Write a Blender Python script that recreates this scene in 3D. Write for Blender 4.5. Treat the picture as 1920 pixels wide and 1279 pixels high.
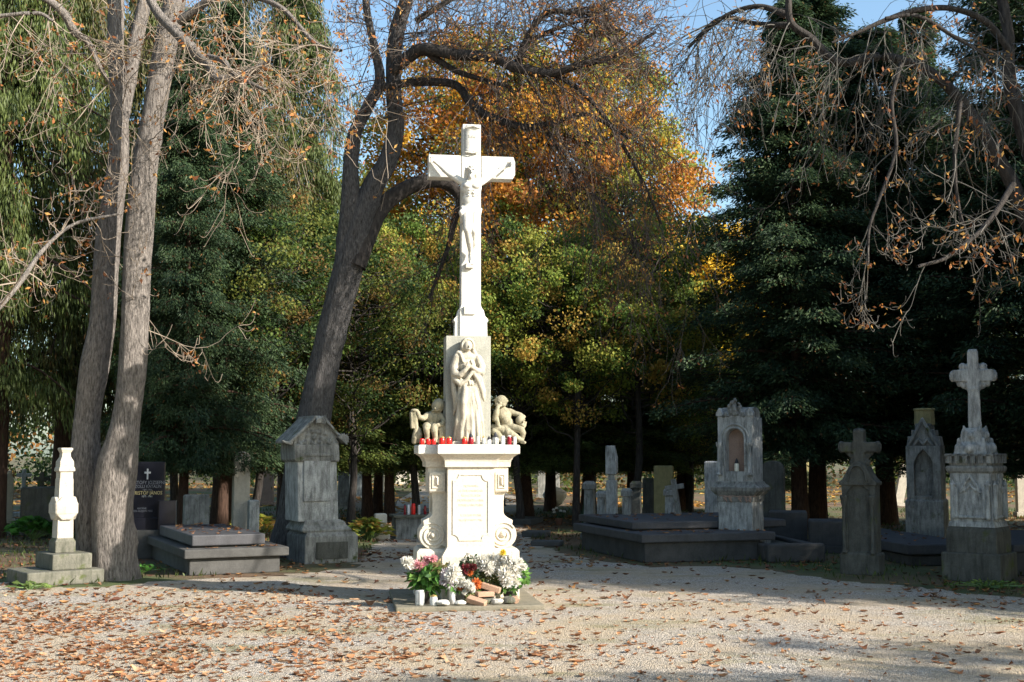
import bpy, math, random
import numpy as np
from math import sin, cos, tan, pi, radians, atan2, sqrt
from mathutils import Vector, Matrix

for o in list(bpy.data.objects): bpy.data.objects.remove(o)
S = bpy.context.scene
COL = S.collection

# ------------------------------------------------------------------ camera
FPX, PW, PH = 2317.0, 1920.0, 1279.0
PITCH = radians(5.06); CAMZ = 1.6
cd = bpy.data.cameras.new('camera'); cam = bpy.data.objects.new('camera', cd); COL.objects.link(cam)
cam.location = (0, 0, CAMZ); cam.rotation_euler = (radians(90)+PITCH, 0, 0)
cd.sensor_width = 36; cd.lens = FPX/PW*36; cd.clip_end = 600; cd.clip_start = 0.1
S.camera = cam
S.render.resolution_x = 1024; S.render.resolution_y = 682
# ------------------------------------------------------------------ light
SUN_AZ = radians(63)      # from -Y towards +X
SUN_EL = radians(27)
wd = bpy.data.worlds.new('World'); S.world = wd; wd.use_nodes = True
nt = wd.node_tree; bg = nt.nodes['Background']
sky = nt.nodes.new('ShaderNodeTexSky'); sky.sky_type = 'NISHITA'; sky.sun_disc = False
sky.sun_elevation = SUN_EL; sky.sun_rotation = pi-SUN_AZ
sky.air_density = 1.0; sky.dust_density = 1.6; sky.ozone_density = 1.0; sky.altitude = 100
wb = nt.nodes.new('ShaderNodeMix'); wb.data_type = 'RGBA'; wb.blend_type = 'MULTIPLY'; wb.inputs[0].default_value = 1; wb.inputs[7].default_value = (1.02, 1.14, 1.14, 1)
nt.links.new(sky.outputs[0], wb.inputs[6]); nt.links.new(wb.outputs[2], bg.inputs[0]); bg.inputs[1].default_value = 0.11
sl = bpy.data.lights.new('sun', 'SUN'); sl.energy = 5.0; sl.angle = radians(0.55); sl.color = (1, 0.92, 0.82)
so = bpy.data.objects.new('sun', sl); COL.objects.link(so)
sd = Vector((sin(SUN_AZ)*cos(SUN_EL), -cos(SUN_AZ)*cos(SUN_EL), sin(SUN_EL)))
so.rotation_euler = sd.to_track_quat('Z', 'Y').to_euler(); so.location = (20, -20, 30)
S.view_settings.view_transform = 'Standard'; S.view_settings.look = 'None'
S.view_settings.exposure = 1.15; S.view_settings.gamma = 1
S.cycles.max_bounces = 6; S.cycles.transparent_max_bounces = 6
S.cycles.diffuse_bounces = 3; S.cycles.glossy_bounces = 2; S.cycles.transmission_bounces = 4

# ------------------------------------------------------------------ pixel helpers (only used to measure real positions)
def ray(px, py):
    u = (px-PW/2)/FPX; v = (PH/2-py)/FPX
    return u, cos(PITCH)-v*sin(PITCH), sin(PITCH)+v*cos(PITCH)
def W(px, py, Y):
    d = ray(px, py); t = Y/d[1]
    return Vector((d[0]*t, Y, CAMZ+d[2]*t))
def G(px, py, z=0.0):
    d = ray(px, py); t = (z-CAMZ)/d[2]
    return Vector((d[0]*t, d[1]*t, z))
class Fr:
    """upright plane through point p with yaw: measures local x and z"""
    def __init__(s, p, yaw): s.p = Vector((p[0], p[1], 0)); s.yaw = radians(yaw)
    def __call__(s, px, py, back=0.0):
        ax, ay = cos(s.yaw), sin(s.yaw); nx, ny = -sin(s.yaw), cos(s.yaw)
        ox, oy = s.p.x+nx*back, s.p.y+ny*back
        dx, dy, dz = ray(px, py)
        det = dx*(-ay)+dy*ax
        t = (ox*(-ay)+oy*ax)/det
        X, Y = t*dx, t*dy
        return (X-ox)*ax+(Y-oy)*ay, CAMZ+t*dz
    def x(s, px, py=900, back=0.0): return s(px, py, back)[0]
    def z(s, py, px=None, back=0.0):
        if px is None: px = 960+FPX*s.p.x/s.p.y
        return s(px, py, back)[1]

# ------------------------------------------------------------------ materials
def newmat(name):
    m = bpy.data.materials.new(name); m.use_nodes = True
    n = m.node_tree.nodes; return m, m.node_tree, n['Principled BSDF']
def N(t, typ, **kw):
    n = t.nodes.new(typ)
    for k, v in kw.items(): setattr(n, k, v)
    return n
def noise(t, vec, scale, detail=6, rough=0.6, stretch=None):
    if stretch:
        mp = N(t, 'ShaderNodeMapping'); mp.inputs['Scale'].default_value = stretch
        t.links.new(vec, mp.inputs[0]); vec = mp.outputs[0]
    n = N(t, 'ShaderNodeTexNoise'); n.inputs['Scale'].default_value = scale
    n.inputs['Detail'].default_value = detail; n.inputs['Roughness'].default_value = rough
    t.links.new(vec, n.inputs['Vector']); return n.outputs['Fac']
def ramp(t, fac, stops):
    r = N(t, 'ShaderNodeValToRGB'); e = r.color_ramp.elements
    while len(e) < len(stops): e.new(0.5)
    for el, (p, c) in zip(e, stops):
        el.position = p; el.color = (c[0], c[1], c[2], 1) if hasattr(c, '__len__') else (c, c, c, 1)
    t.links.new(fac, r.inputs[0]); return r.outputs[0]
def mix(t, fac, a, b, mode='MIX'):
    m = N(t, 'ShaderNodeMix', data_type='RGBA', blend_type=mode)
    for sock, v in ((m.inputs[0], fac), (m.inputs[6], a), (m.inputs[7], b)):
        if hasattr(v, 'links'): t.links.new(v, sock)
        elif hasattr(v, '__len__'): sock.default_value = (v[0], v[1], v[2], 1)
        else: sock.default_value = v
    return m.outputs[2]
def bump(t, bsdf, h, strength=0.5, dist=0.01):
    b = N(t, 'ShaderNodeBump'); b.inputs['Strength'].default_value = strength; b.inputs['Distance'].default_value = dist
    t.links.new(h, b.inputs['Height']); t.links.new(b.outputs[0], bsdf.inputs['Normal'])
def stone(name, light, dark, grime=(0.05, 0.052, 0.045), g=0.5, sc=3.0, rough=0.9, bmp=0.5, moss=0.0):
    m, t, b = newmat(name)
    tc = N(t, 'ShaderNodeTexCoord').outputs['Object']
    base = ramp(t, noise(t, tc, sc, 8, 0.65), [(0.3, dark), (0.7, light)])
    fine = ramp(t, noise(t, tc, sc*18, 4, 0.7), [(0.3, 0.72), (0.62, 1.0)])
    base = mix(t, 1.0, base, fine, 'MULTIPLY')
    st = ramp(t, noise(t, tc, sc*1.4, 7, 0.72, (2.2, 2.2, 0.45)), [(0.62-0.3*g, 0.0), (0.78-0.16*g, 1.0)])
    mm = N(t, 'ShaderNodeMath', operation='MULTIPLY'); t.links.new(st, mm.inputs[0]); mm.inputs[1].default_value = min(1, g*1.3)
    base = mix(t, mm.outputs[0], base, grime)
    if moss > 0:
        ms = ramp(t, noise(t, tc, sc*0.9, 5, 0.6), [(0.62-0.2*moss, 0.0), (0.72-0.1*moss, 1.0)])
        base = mix(t, ms, base, (0.075, 0.09, 0.03))
    t.links.new(base, b.inputs['Base Color']); b.inputs['Roughness'].default_value = rough
    b.inputs['Specular IOR Level'].default_value = 0.25
    bump(t, b, noise(t, tc, sc*9, 8, 0.75), bmp, 0.02)
    return m
def plain(name, c, rough=0.5, metal=0, trans=0, var=0.15, sc=20):
    m, t, b = newmat(name)
    tc = N(t, 'ShaderNodeTexCoord').outputs['Object']
    col = ramp(t, noise(t, tc, sc, 4), [(0.3, [x*(1-var) for x in c]), (0.7, [min(1, x*(1+var)) for x in c])])
    t.links.new(col, b.inputs['Base Color'])
    b.inputs['Roughness'].default_value = rough; b.inputs['Metallic'].default_value = metal
    b.inputs['Transmission Weight'].default_value = trans
    return m
def leafmat(name, trans=0.4, rough=0.6, spec=0.3):
    m, t, b = newmat(name)
    at = N(t, 'ShaderNodeAttribute'); at.attribute_name = 'tint'
    t.links.new(at.outputs['Vector'], b.inputs['Base Color'])
    b.inputs['Roughness'].default_value = rough; b.inputs['Specular IOR Level'].default_value = spec
    tr = N(t, 'ShaderNodeBsdfTranslucent'); t.links.new(at.outputs['Vector'], tr.inputs[0])
    mx = N(t, 'ShaderNodeMixShader'); mx.inputs[0].default_value = trans
    t.links.new(b.outputs[0], mx.inputs[1]); t.links.new(tr.outputs[0], mx.inputs[2])
    t.links.new(mx.outputs[0], t.nodes['Material Output'].inputs[0])
    return m
def barkmat(name, light, dark, sc=6, bd=0.04):
    m, t, b = newmat(name)
    tc = N(t, 'ShaderNodeTexCoord').outputs['Object']
    f1 = noise(t, tc, sc, 8, 0.7, (3.2, 3.2, 0.7))
    f2 = noise(t, tc, sc*0.35, 4, 0.6)
    base = ramp(t, f1, [(0.34, dark), (0.62, light)])
    base = mix(t, ramp(t, f2, [(0.45, 0), (0.75, 0.55)]), base, [x*0.55 for x in light])
    t.links.new(base, b.inputs['Base Color']); b.inputs['Roughness'].default_value = 0.95
    b.inputs['Specular IOR Level'].default_value = 0.1
    bump(t, b, f1, 1.0, bd); return m

M = {}
M['white_stone'] = stone('white limestone', (0.72, 0.66, 0.555), (0.6, 0.54, 0.44), (0.3, 0.28, 0.23), 0.24, 2.5, bmp=0.25)
M['cross_stone'] = stone('pale cross stone', (0.70, 0.68, 0.62), (0.62, 0.6, 0.54), (0.30, 0.3, 0.26), 0.2, 3.0, bmp=0.2)
M['relief_stone'] = stone('cream carved sandstone', (0.64, 0.58, 0.47), (0.42, 0.38, 0.3), (0.16, 0.16, 0.13), 0.5, 9, bmp=0.35)
M['slab_stone'] = stone('speckled back slab', (0.47, 0.46, 0.40), (0.34, 0.34, 0.29), (0.25, 0.25, 0.22), 0.4, 7, bmp=0.35)
M['cherub_stone'] = stone('mossy carved stone', (0.5, 0.44, 0.31), (0.27, 0.245, 0.165), (0.08, 0.09, 0.06), 0.55, 10, bmp=0.4)
M['weather_blue'] = stone('weathered pale limestone', (0.62, 0.63, 0.61), (0.32, 0.33, 0.32), (0.06, 0.06, 0.055), 0.62, 6, bmp=0.7)
M['weather_grey'] = stone('weathered grey limestone', (0.42, 0.42, 0.39), (0.2, 0.2, 0.185), (0.045, 0.045, 0.04), 0.65, 5, bmp=0.7, moss=0.15)
M['weather_dark'] = stone('sooty limestone', (0.15, 0.15, 0.13), (0.075, 0.075, 0.065), (0.03, 0.03, 0.026), 0.6, 4, bmp=0.7, moss=0.3)
M['base_slab'] = stone('sandy slab', (0.3, 0.265, 0.2), (0.18, 0.165, 0.12), (0.1, 0.1, 0.06), 0.4, 8, moss=0.2)
M['concrete'] = stone('terrazzo concrete', (0.11, 0.108, 0.102), (0.07, 0.069, 0.065), (0.05, 0.05, 0.047), 0.35, 5, bmp=0.3)
M['concrete_dark'] = stone('dark concrete', (0.10, 0.098, 0.095), (0.055, 0.055, 0.055), (0.035, 0.035, 0.033), 0.4, 5, bmp=0.3)
M['slab_dark'] = stone('dark grey grave slab', (0.10, 0.10, 0.106), (0.06, 0.06, 0.065), (0.04, 0.04, 0.04), 0.4, 4, rough=0.6, bmp=0.2)
M['column_stone'] = stone('bright column limestone', (0.62, 0.57, 0.48), (0.42, 0.385, 0.32), (0.17, 0.165, 0.14), 0.36, 6, bmp=0.5)
M['column_foot'] = stone('mossy column foot', (0.22, 0.21, 0.17), (0.12, 0.118, 0.095), (0.05, 0.055, 0.035), 0.55, 7, bmp=0.5, moss=0.3)
M['pink_plaster'] = stone('pinkish niche lining', (0.42, 0.3, 0.24), (0.3, 0.21, 0.17), (0.12, 0.09, 0.08), 0.3, 4, bmp=0.4)
M['yellow_stone'] = stone('sunlit yellow stone', (0.42, 0.36, 0.17), (0.25, 0.22, 0.11), (0.1, 0.09, 0.05), 0.4, 5)  # yellow of the sunlight put into the stone colour
M['black_granite'] = plain('polished black granite', (0.014, 0.015, 0.022), 0.12, var=0.4, sc=200)
M['letter_grey'] = plain('faint engraved letters', (0.16, 0.17, 0.2), 0.5)
M['letter_gold'] = plain('gilded letters', (0.5, 0.42, 0.2), 0.4)
M['letter_pale'] = plain('pale cross inlay', (0.4, 0.42, 0.45), 0.4)
M['letter_stone'] = plain('worn inscription', (0.62, 0.58, 0.49), 0.9)
M['brick'] = stone('orange brick', (0.5, 0.32, 0.22), (0.38, 0.24, 0.16), (0.4, 0.32, 0.25), 0.3, 12)
M['bark_light'] = barkmat('sunlit chestnut bark', (0.33, 0.295, 0.265), (0.06, 0.053, 0.048), 15, 0.05)  # lit copy of the chestnut bark, sunlight put into the tone
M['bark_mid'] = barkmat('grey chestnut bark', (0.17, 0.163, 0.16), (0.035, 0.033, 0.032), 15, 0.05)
M['bark_limb'] = barkmat('dark limb bark', (0.075, 0.066, 0.06), (0.022, 0.02, 0.018), 9, 0.02)  # dark bark; on the chestnut limbs shade is put into the colour
M['bark_red'] = barkmat('conifer bark', (0.09, 0.055, 0.04), (0.03, 0.02, 0.016), 9, 0.02)
M['twig_pale'] = plain('pale twig bark', (0.26, 0.21, 0.16), 0.9, var=0.4, sc=3)  # twigs of the left chestnut, sunlight put into the pale colour
M['twig_dark'] = plain('dark twig bark', (0.085, 0.065, 0.052), 0.9, var=0.4, sc=3)  # twigs of the leaning chestnut, silhouette darkness put into the colour
M['twig_mid'] = plain('grey twig bark', (0.095, 0.088, 0.075), 0.9, var=0.4, sc=3)  # twigs of the right chestnut, shade put into the colour
M['needles'] = leafmat('conifer foliage', 0.25, 0.55, 0.25)
M['leaves'] = leafmat('broadleaf foliage', 0.45, 0.6, 0.2)
M['litter'] = leafmat('dry fallen leaves', 0.2, 0.75, 0.15)
M['petal'] = leafmat('petals', 0.3, 0.6, 0.2)
M['red_glass'] = plain('red grave light glass', (0.85, 0.02, 0.015), 0.25, trans=0.25, var=0.1)
M['darkred_glass'] = plain('dark red grave light glass', (0.3, 0.006, 0.02), 0.2, trans=0.25, var=0.1)
M['clear_glass'] = plain('frosted lantern glass', (0.78, 0.8, 0.78), 0.2, trans=0.5, var=0.05)
M['white_plastic'] = plain('white plastic', (0.8, 0.79, 0.77), 0.4, var=0.05)
M['gold_lid'] = plain('gold metal lid', (0.7, 0.5, 0.2), 0.35, 0.8)
M['dark_lid'] = plain('dark metal lid', (0.06, 0.06, 0.065), 0.4, 0.6)
M['wax'] = plain('cream wax', (0.8, 0.76, 0.65), 0.5)
M['pot_black'] = plain('black plant pot', (0.03, 0.025, 0.022), 0.5)
M['pot_brown'] = plain('brown clay pot', (0.22, 0.1, 0.06), 0.8)

# ------------------------------------------------------------------ object helpers
def tag(o, label=None, cat=None, group=None, kind=None):
    if label: o['label'] = label
    if cat: o['category'] = cat
    if group: o['group'] = group
    if kind: o['kind'] = kind
    return o
def thing(name, label, cat, loc=(0, 0, 0), yaw=0.0, group=None):
    o = bpy.data.objects.new(name, None); COL.objects.link(o)
    o.location = loc; o.rotation_euler = (0, 0, radians(yaw)); o.empty_display_size = 0.2
    return tag(o, label, cat, group)
def link(name, me, mat, parent=None, bevel=0.0, seg=2):
    if mat is not None and not me.materials: me.materials.append(mat)
    o = bpy.data.objects.new(name, me); COL.objects.link(o)
    if parent: o.parent = parent
    if bevel > 0:
        b = o.modifiers.new('edge', 'BEVEL'); b.width = bevel; b.segments = seg; b.limit_method = 'ANGLE'; b.angle_limit = radians(40)
    return o
def copy_tree(o, parent=None):
    c = o.copy(); COL.objects.link(c); c.parent = parent
    for ch in list(o.children): copy_tree(ch, c)
    return c
def npmesh(name, V, Q, tint=None, smooth=False):
    """V (n,3), Q (m,k) all faces with k corners"""
    V = np.asarray(V, np.float32); Q = np.asarray(Q, np.int32)
    me = bpy.data.meshes.new(name); m, k = Q.shape
    me.vertices.add(len(V)); me.vertices.foreach_set('co', V.ravel())
    me.loops.add(m*k); me.loops.foreach_set('vertex_index', Q.ravel())
    me.polygons.add(m); me.polygons.foreach_set('loop_start', np.arange(0, m*k, k, dtype=np.int32))
    me.polygons.foreach_set('loop_total', np.full(m, k, np.int32))
    me.polygons.foreach_set('use_smooth', np.full(m, smooth, bool))
    if tint is not None:
        a = me.attributes.new('tint', 'FLOAT_VECTOR', 'FACE'); a.data.foreach_set('vector', np.asarray(tint, np.float32).ravel())
    me.update(calc_edges=True); return me

class MB:
    def __init__(s): s.v = []; s.f = []
    def add(s, vs, fs):
        o = len(s.v); s.v += [tuple(p) for p in vs]; s.f += [tuple(i+o for i in f) for f in fs]; return s
    def box(s, x0, x1, y0, y1, z0, z1):
        return s.stack([(z0, x0, x1, y0, y1), (z1, x0, x1, y0, y1)])
    def stack(s, L):
        vs = []; fs = []
        for (z, a, b, c, d) in L: vs += [(a, c, z), (b, c, z), (b, d, z), (a, d, z)]
        n = len(L)
        fs.append((3, 2, 1, 0)); k = 4*(n-1); fs.append((k, k+1, k+2, k+3))
        for i in range(n-1):
            for j in range(4):
                a = 4*i+j; b = 4*i+(j+1) % 4; fs.append((a, b, b+4, a+4))
        return s.add(vs, fs)
    def prism(s, pts, y0, y1):
        """outline in xz, counter-clockwise seen from the front (-y)"""
        n = len(pts); vs = [(x, y0, z) for x, z in pts]+[(x, y1, z) for x, z in pts]
        fs = [tuple(range(n)), tuple(reversed(range(n, 2*n)))]
        for i in range(n):
            j = (i+1) % n; fs.append((i, i+n, j+n, j))
        return s.add(vs, fs)
    def lathe(s, prof, cx=0, cy=0, n=24, cz=0):
        vs = []; fs = []
        for r, z in prof:
            for i in range(n):
                a = 2*pi*i/n; vs.append((cx+r*cos(a), cy+r*sin(a), cz+z))
        for k in range(len(prof)-1):
            for i in range(n):
                j = (i+1) % n; fs.append((k*n+i, k*n+j, (k+1)*n+j, (k+1)*n+i))
        fs.append(tuple(reversed(range(n)))); m = (len(prof)-1)*n; fs.append(tuple(range(m, m+n)))
        return s.add(vs, fs)
    def cap(s, a, b, ra, rb, n=12, m=5, flat=1.0, fd=(0, 1, 0)):
        """tapered capsule from a to b"""
        a = Vector(a); b = Vector(b); d = b-a; L = d.length
        if L < 1e-6: d = Vector((0, 0, 1)); L = 1e-6
        d.normalize(); e = d.orthogonal().normalized(); g = d.cross(e)
        rings = []
        for i in range(m+1):
            t = pi/2*i/m; rings.append((-ra*cos(t), ra*sin(t) if i else 1e-4))
        for i in range(m+1):
            t = pi/2*i/m; rings.append((L+rb*sin(t), rb*cos(t) if i < m else 1e-4))
        vs = []; fs = []
        for h, r in rings:
            for k in range(n):
                th = 2*pi*k/n; p = a+d*h+(e*cos(th)+g*sin(th))*r; vs.append(p)
        R = len(rings)
        for i in range(R-1):
            for k in range(n):
                j = (k+1) % n; fs.append((i*n+k, i*n+j, (i+1)*n+j, (i+1)*n+k))
        fs.append(tuple(reversed(range(n)))); fs.append(tuple(range((R-1)*n, R*n)))
        return s.add(vs, fs)
    def chain(s, pts, n=12):
        for (p, q) in zip(pts[:-1], pts[1:]): s.cap(p[:3], q[:3], p[3], q[3], n)
        return s
    def ell(s, c, r, rot=(0, 0, 0), n=16, m=10):
        from mathutils import Euler
        Rm = Euler([radians(x) for x in rot]).to_matrix(); c = Vector(c); vs = []; fs = []
        for i in range(m+1):
            t = pi*i/m
            for k in range(n):
                a = 2*pi*k/n; st = max(sin(t), 1e-3)
                vs.append(c+Rm @ Vector((r[0]*st*cos(a), r[1]*st*sin(a), -r[2]*cos(t))))
        for i in range(m):
            for k in range(n):
                j = (k+1) % n; fs.append((i*n+k, i*n+j, (i+1)*n+j, (i+1)*n+k))
        fs.append(tuple(reversed(range(n)))); fs.append(tuple(range(m*n, m*n+n)))
        return s.add(vs, fs)
    def xform(s, mat): s.v = [tuple(mat @ Vector(p)) for p in s.v]; return s
    def mesh(s, name, smooth=False):
        me = bpy.data.meshes.new(name); me.from_pydata(s.v, [], s.f); me.update()
        if smooth:
            me.polygons.foreach_set('use_smooth', [True]*len(me.polygons))
        return me
    def build(s, name, mat, parent=None, bevel=0.006, smooth=False, seg=2):
        return link(name, s.mesh(name, smooth), mat, parent, bevel, seg)
    def sculpt(s, name, mat, parent=None, voxel=0.008, smooth=3, rough=0.0):
        """fuse the pieces into one continuous carved surface"""
        o = link(name+'_raw', s.mesh(name), mat)
        r = o.modifiers.new('r', 'REMESH'); r.mode = 'VOXEL'; r.voxel_size = voxel; r.use_smooth_shade = True
        sm = o.modifiers.new('s', 'SMOOTH'); sm.iterations = smooth; sm.factor = 0.6
        if rough > 0:
            tx = bpy.data.textures.new('wear', 'CLOUDS'); tx.noise_scale = voxel*7; tx.noise_depth = 3
            dp = o.modifiers.new('d', 'DISPLACE'); dp.texture = tx; dp.strength = rough; dp.mid_level = 0.5
        dg = bpy.context.evaluated_depsgraph_get(); dg.update()
        me = bpy.data.meshes.new_from_object(o.evaluated_get(dg)); me.name = name
        bpy.data.objects.remove(o)
        me.materials.clear(); me.materials.append(mat)
        me.polygons.foreach_set('use_smooth', [True]*len(me.polygons))
        return link(name, me, mat, parent)

rng = np.random.default_rng(7)
def unit(v): return v/np.maximum(np.linalg.norm(v, axis=-1, keepdims=True), 1e-9)
def blades(C, D, Nn, L, Wd):
    """rhombic leaf faces: centre C, long direction D, rough normal Nn"""
    D = unit(D); Sd = unit(np.cross(D, Nn)); L = np.asarray(L)[:, None]; Wd = np.asarray(Wd)[:, None]
    P = np.stack([C-D*L/2, C+Sd*Wd/2-D*L*0.08, C+D*L/2, C-Sd*Wd/2-D*L*0.08], 1)
    n = len(C); return P.reshape(-1, 3), np.arange(4*n).reshape(n, 4)
def tubes(P, R, k=4):
    """P (N,p,3) polylines, R (N,p) radii -> verts, quads"""
    n, p, _ = P.shape
    T = np.zeros_like(P); T[:, 1:-1] = P[:, 2:]-P[:, :-2]; T[:, 0] = P[:, 1]-P[:, 0]; T[:, -1] = P[:, -1]-P[:, -2]
    T = unit(T); ref = unit(rng.normal(size=(n, 1, 3))+np.array([0.3, 0.2, 0.1])); 
    A = unit(np.cross(T, np.broadcast_to(ref, T.shape))); B = np.cross(T, A)
    th = np.arange(k)*2*pi/k
    V = P[:, :, None, :]+R[:, :, None, None]*(A[:, :, None, :]*np.cos(th)[None, None, :, None]+B[:, :, None, :]*np.sin(th)[None, None, :, None])
    idx = np.arange(n*p*k).reshape(n, p, k)
    a = idx[:, :-1, :]; b = np.roll(a, -1, 2); c = np.roll(idx[:, 1:, :], -1, 2); d = idx[:, 1:, :]
    return V.reshape(-1, 3), np.stack([a, b, c, d], -1).reshape(-1, 4)
def catmull(pts, per=8):
    pts = np.array(pts, float); out = []
    Pp = np.vstack([2*pts[0]-pts[1], pts, 2*pts[-1]-pts[-2]])
    for i in range(1, len(Pp)-2):
        p0, p1, p2, p3 = Pp[i-1:i+3]
        for k in range(per):
            t = k/per
            out.append(0.5*((2*p1)+(-p0+p2)*t+(2*p0-5*p1+4*p2-p3)*t*t+(-p0+3*p1-3*p2+p3)*t**3))
    out.append(pts[-1]); return np.array(out)
def trunk_geo(pts, per=8, k=40, ridge=0.05, seed=0):
    """one thick stem: pts rows (x,y,z,r)"""
    C = catmull(pts, per); P = C[:, :3]; R = np.maximum(C[:, 3], 0.003); n = len(P)
    T = np.gradient(P, axis=0); T = unit(T)
    e = np.array([1.0, 0, 0]); A = unit(e-T*(T@e)[:, None]); B = np.cross(T, A)
    th = np.arange(k)*2*pi/k; z = np.concatenate([[0], np.cumsum(np.linalg.norm(np.diff(P, axis=0), axis=1))])
    r0 = np.random.default_rng(seed); nz = np.zeros((n, k))
    for f, a in ((2, .5), (3, .6), (5, .45), (8, .3), (13, .25)):
        ph = r0.uniform(0, 6.28, 3)
        nz += a*np.sin(f*th[None]+ph[0]+0.9*np.sin(z[:, None]*(0.5+0.1*f)+ph[1]))*(0.7+0.3*np.sin(z[:, None]*2.3+ph[2]))
    nz += 0.5*np.sin(z[:, None]*9+3*np.sin(th[None]*2))*0.3
    if k > 30:
        for _ in range(9):
            ci = r0.integers(4, n-2); ct = r0.uniform(0, 2*pi); dth = (th-ct+pi) % (2*pi)-pi
            g_ = np.exp(-((z-z[ci])[:, None]/(R[ci]*.45))**2-(dth[None]/.42)**2); nz += g_*3.0-1.6*np.exp(-((z-z[ci])[:, None]/(R[ci]*.16))**2-(dth[None]/.16)**2)
        nz += 0.55*np.sin(th[None]*17+2.5*np.sin(z[:, None]*3.1)+1.7*np.sin(z[:, None]*7.7))*0.5
    RR = R[:, None]*(1+ridge*nz)
    V = P[:, None]+RR[..., None]*(A[:, None]*np.cos(th)[None, :, None]+B[:, None]*np.sin(th)[None, :, None])
    idx = np.arange(n*k).reshape(n, k); a = idx[:-1]; b = np.roll(a, -1, 1); d = idx[1:]; c = np.roll(d, -1, 1)
    return V.reshape(-1, 3), np.stack([a, b, c, d], -1).reshape(-1, 4)
def merge(gs):
    Vs = []; Qs = []; o = 0
    for V, Q in gs: Vs.append(V); Qs.append(Q+o); o += len(V)
    return np.vstack(Vs), np.vstack(Qs)
def vnoise(x, y, seed=0, f=1.0):
    r0 = np.random.default_rng(seed); s = 0
    for i in range(7):
        a = r0.uniform(0, 2*pi); k = f*(0.6+1.6*r0.random()); s = s+np.sin((x*cos(a)+y*sin(a))*k+r0.uniform(0, 6.28)+1.3*np.sin((y*cos(a)-x*sin(a))*k*0.6))
    return s/7*1.6
#PART2
# ================================================================== ground
def ground_mat():
    m, t, b = newmat('cemetery soil and grass')
    tc = N(t, 'ShaderNodeTexCoord').outputs['Object']
    n1 = noise(t, tc, 0.35, 6, 0.6); n2 = noise(t, tc, 2.2, 8, 0.7); n3 = noise(t, tc, 30, 5, 0.7)
    grass = ramp(t, n2, [(0.3, (0.03, 0.042, 0.012)), (0.7, (0.095, 0.125, 0.03))])
    soil = ramp(t, n3, [(0.3, (0.06, 0.04, 0.025)), (0.7, (0.2, 0.12, 0.06))])
    c = mix(t, ramp(t, n1, [(0.42, 0), (0.58, 1)]), grass, soil)
    t.links.new(c, b.inputs['Base Color']); b.inputs['Roughness'].default_value = 0.95
    bump(t, b, n3, 0.8, 0.03); return m
def gravel_mat():
    m, t, b = newmat('pale gravel and dust')
    tc = N(t, 'ShaderNodeTexCoord').outputs['Object']
    v = N(t, 'ShaderNodeTexVoronoi'); v.inputs['Scale'].default_value = 85; t.links.new(tc, v.inputs['Vector'])
    v2 = N(t, 'ShaderNodeTexVoronoi'); v2.inputs['Scale'].default_value = 38; t.links.new(tc, v2.inputs['Vector'])
    sep = N(t, 'ShaderNodeSeparateColor'); t.links.new(v.outputs['Color'], sep.inputs[0])
    peb = ramp(t, sep.outputs[0], [(0.05, (0.16, 0.145, 0.125)), (0.35, (0.35, 0.315, 0.275)), (0.7, (0.53, 0.475, 0.41)), (1.0, (0.76, 0.70, 0.62))])
    dust = ramp(t, noise(t, tc, 14, 6, 0.7), [(0.3, (0.38, 0.305, 0.215)), (0.7, (0.57, 0.47, 0.34))])
    mk = ramp(t, noise(t, tc, 0.7, 9, 0.68), [(0.40, 0), (0.6, 1)])
    c = mix(t, mk, peb, dust)
    mossn = noise(t, tc, 0.75, 8, 0.7, (0.7, 1.6, 1))
    mm = ramp(t, mossn, [(0.53, 0), (0.68, 0.8)])
    c = mix(t, mm, c, ramp(t, noise(t, tc, 40, 3), [(0.3, (0.14, 0.14, 0.055)), (0.7, (0.3, 0.28, 0.14))]))
    t.links.new(c, b.inputs['Base Color']); b.inputs['Roughness'].default_value = 0.95; b.inputs['Specular IOR Level'].default_value = 0.15
    ad = N(t, 'ShaderNodeMath', operation='ADD'); t.links.new(v.outputs['Distance'], ad.inputs[0]); t.links.new(v2.outputs['Distance'], ad.inputs[1])
    inv = N(t, 'ShaderNodeMath', operation='SUBTRACT'); inv.inputs[0].default_value = 1; t.links.new(ad.outputs[0], inv.inputs[1])
    bump(t, b, inv.outputs[0], 0.9, 0.02); return m
g = MB(); g.add([(-260, -60, 0), (260, -60, 0), (260, 320, 0), (-260, 320, 0)], [(0, 1, 2, 3)])
tag(g.build('ground', ground_mat(), None, 0), kind='structure')
# forecourt: outline walked round the graves (metres)
edge_px = [(0, 1092), (60, 1103), (200, 1100), (300, 1090), (420, 1084), (530, 1080), (660, 1064), (700, 1030), (722, 1000), (735, 975), (745, 940), (800, 905),
           (900, 905), (975, 935), (985, 975), (990, 1010), (1040, 1035), (1120, 1052), (1210, 1064), (1330, 1062), (1440, 1068), (1570, 1088), (1680, 1098), (1760, 1106), (1920, 1124)]
pts = [G(a, b) for a, b in edge_px]
ring = [(-14, 12.6), (-9, 13.4)]+[(p.x, p.y) for p in pts]+[(9, 12.0), (16, 9.5), (16, -14), (-14, -14)]
r0 = random.Random(3); jag = []
for (a, b) in zip(ring, ring[1:]+ring[:1]):
    L = math.hypot(b[0]-a[0], b[1]-a[1]); n = max(1, int(L/0.13)) if abs(a[1]) < 60 and L < 8 else 1
    for k in range(n):
        f = k/n; w = 0.11 if n > 1 else 0
        jag.append((a[0]+(b[0]-a[0])*f+r0.uniform(-w, w), a[1]+(b[1]-a[1])*f+r0.uniform(-w, w)))
g = MB(); g.add([(x, y, 0.004) for x, y in reversed(jag)], [tuple(range(len(jag)))])
tag(g.build('gravel_path', gravel_mat(), None, 0), kind='structure')

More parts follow.
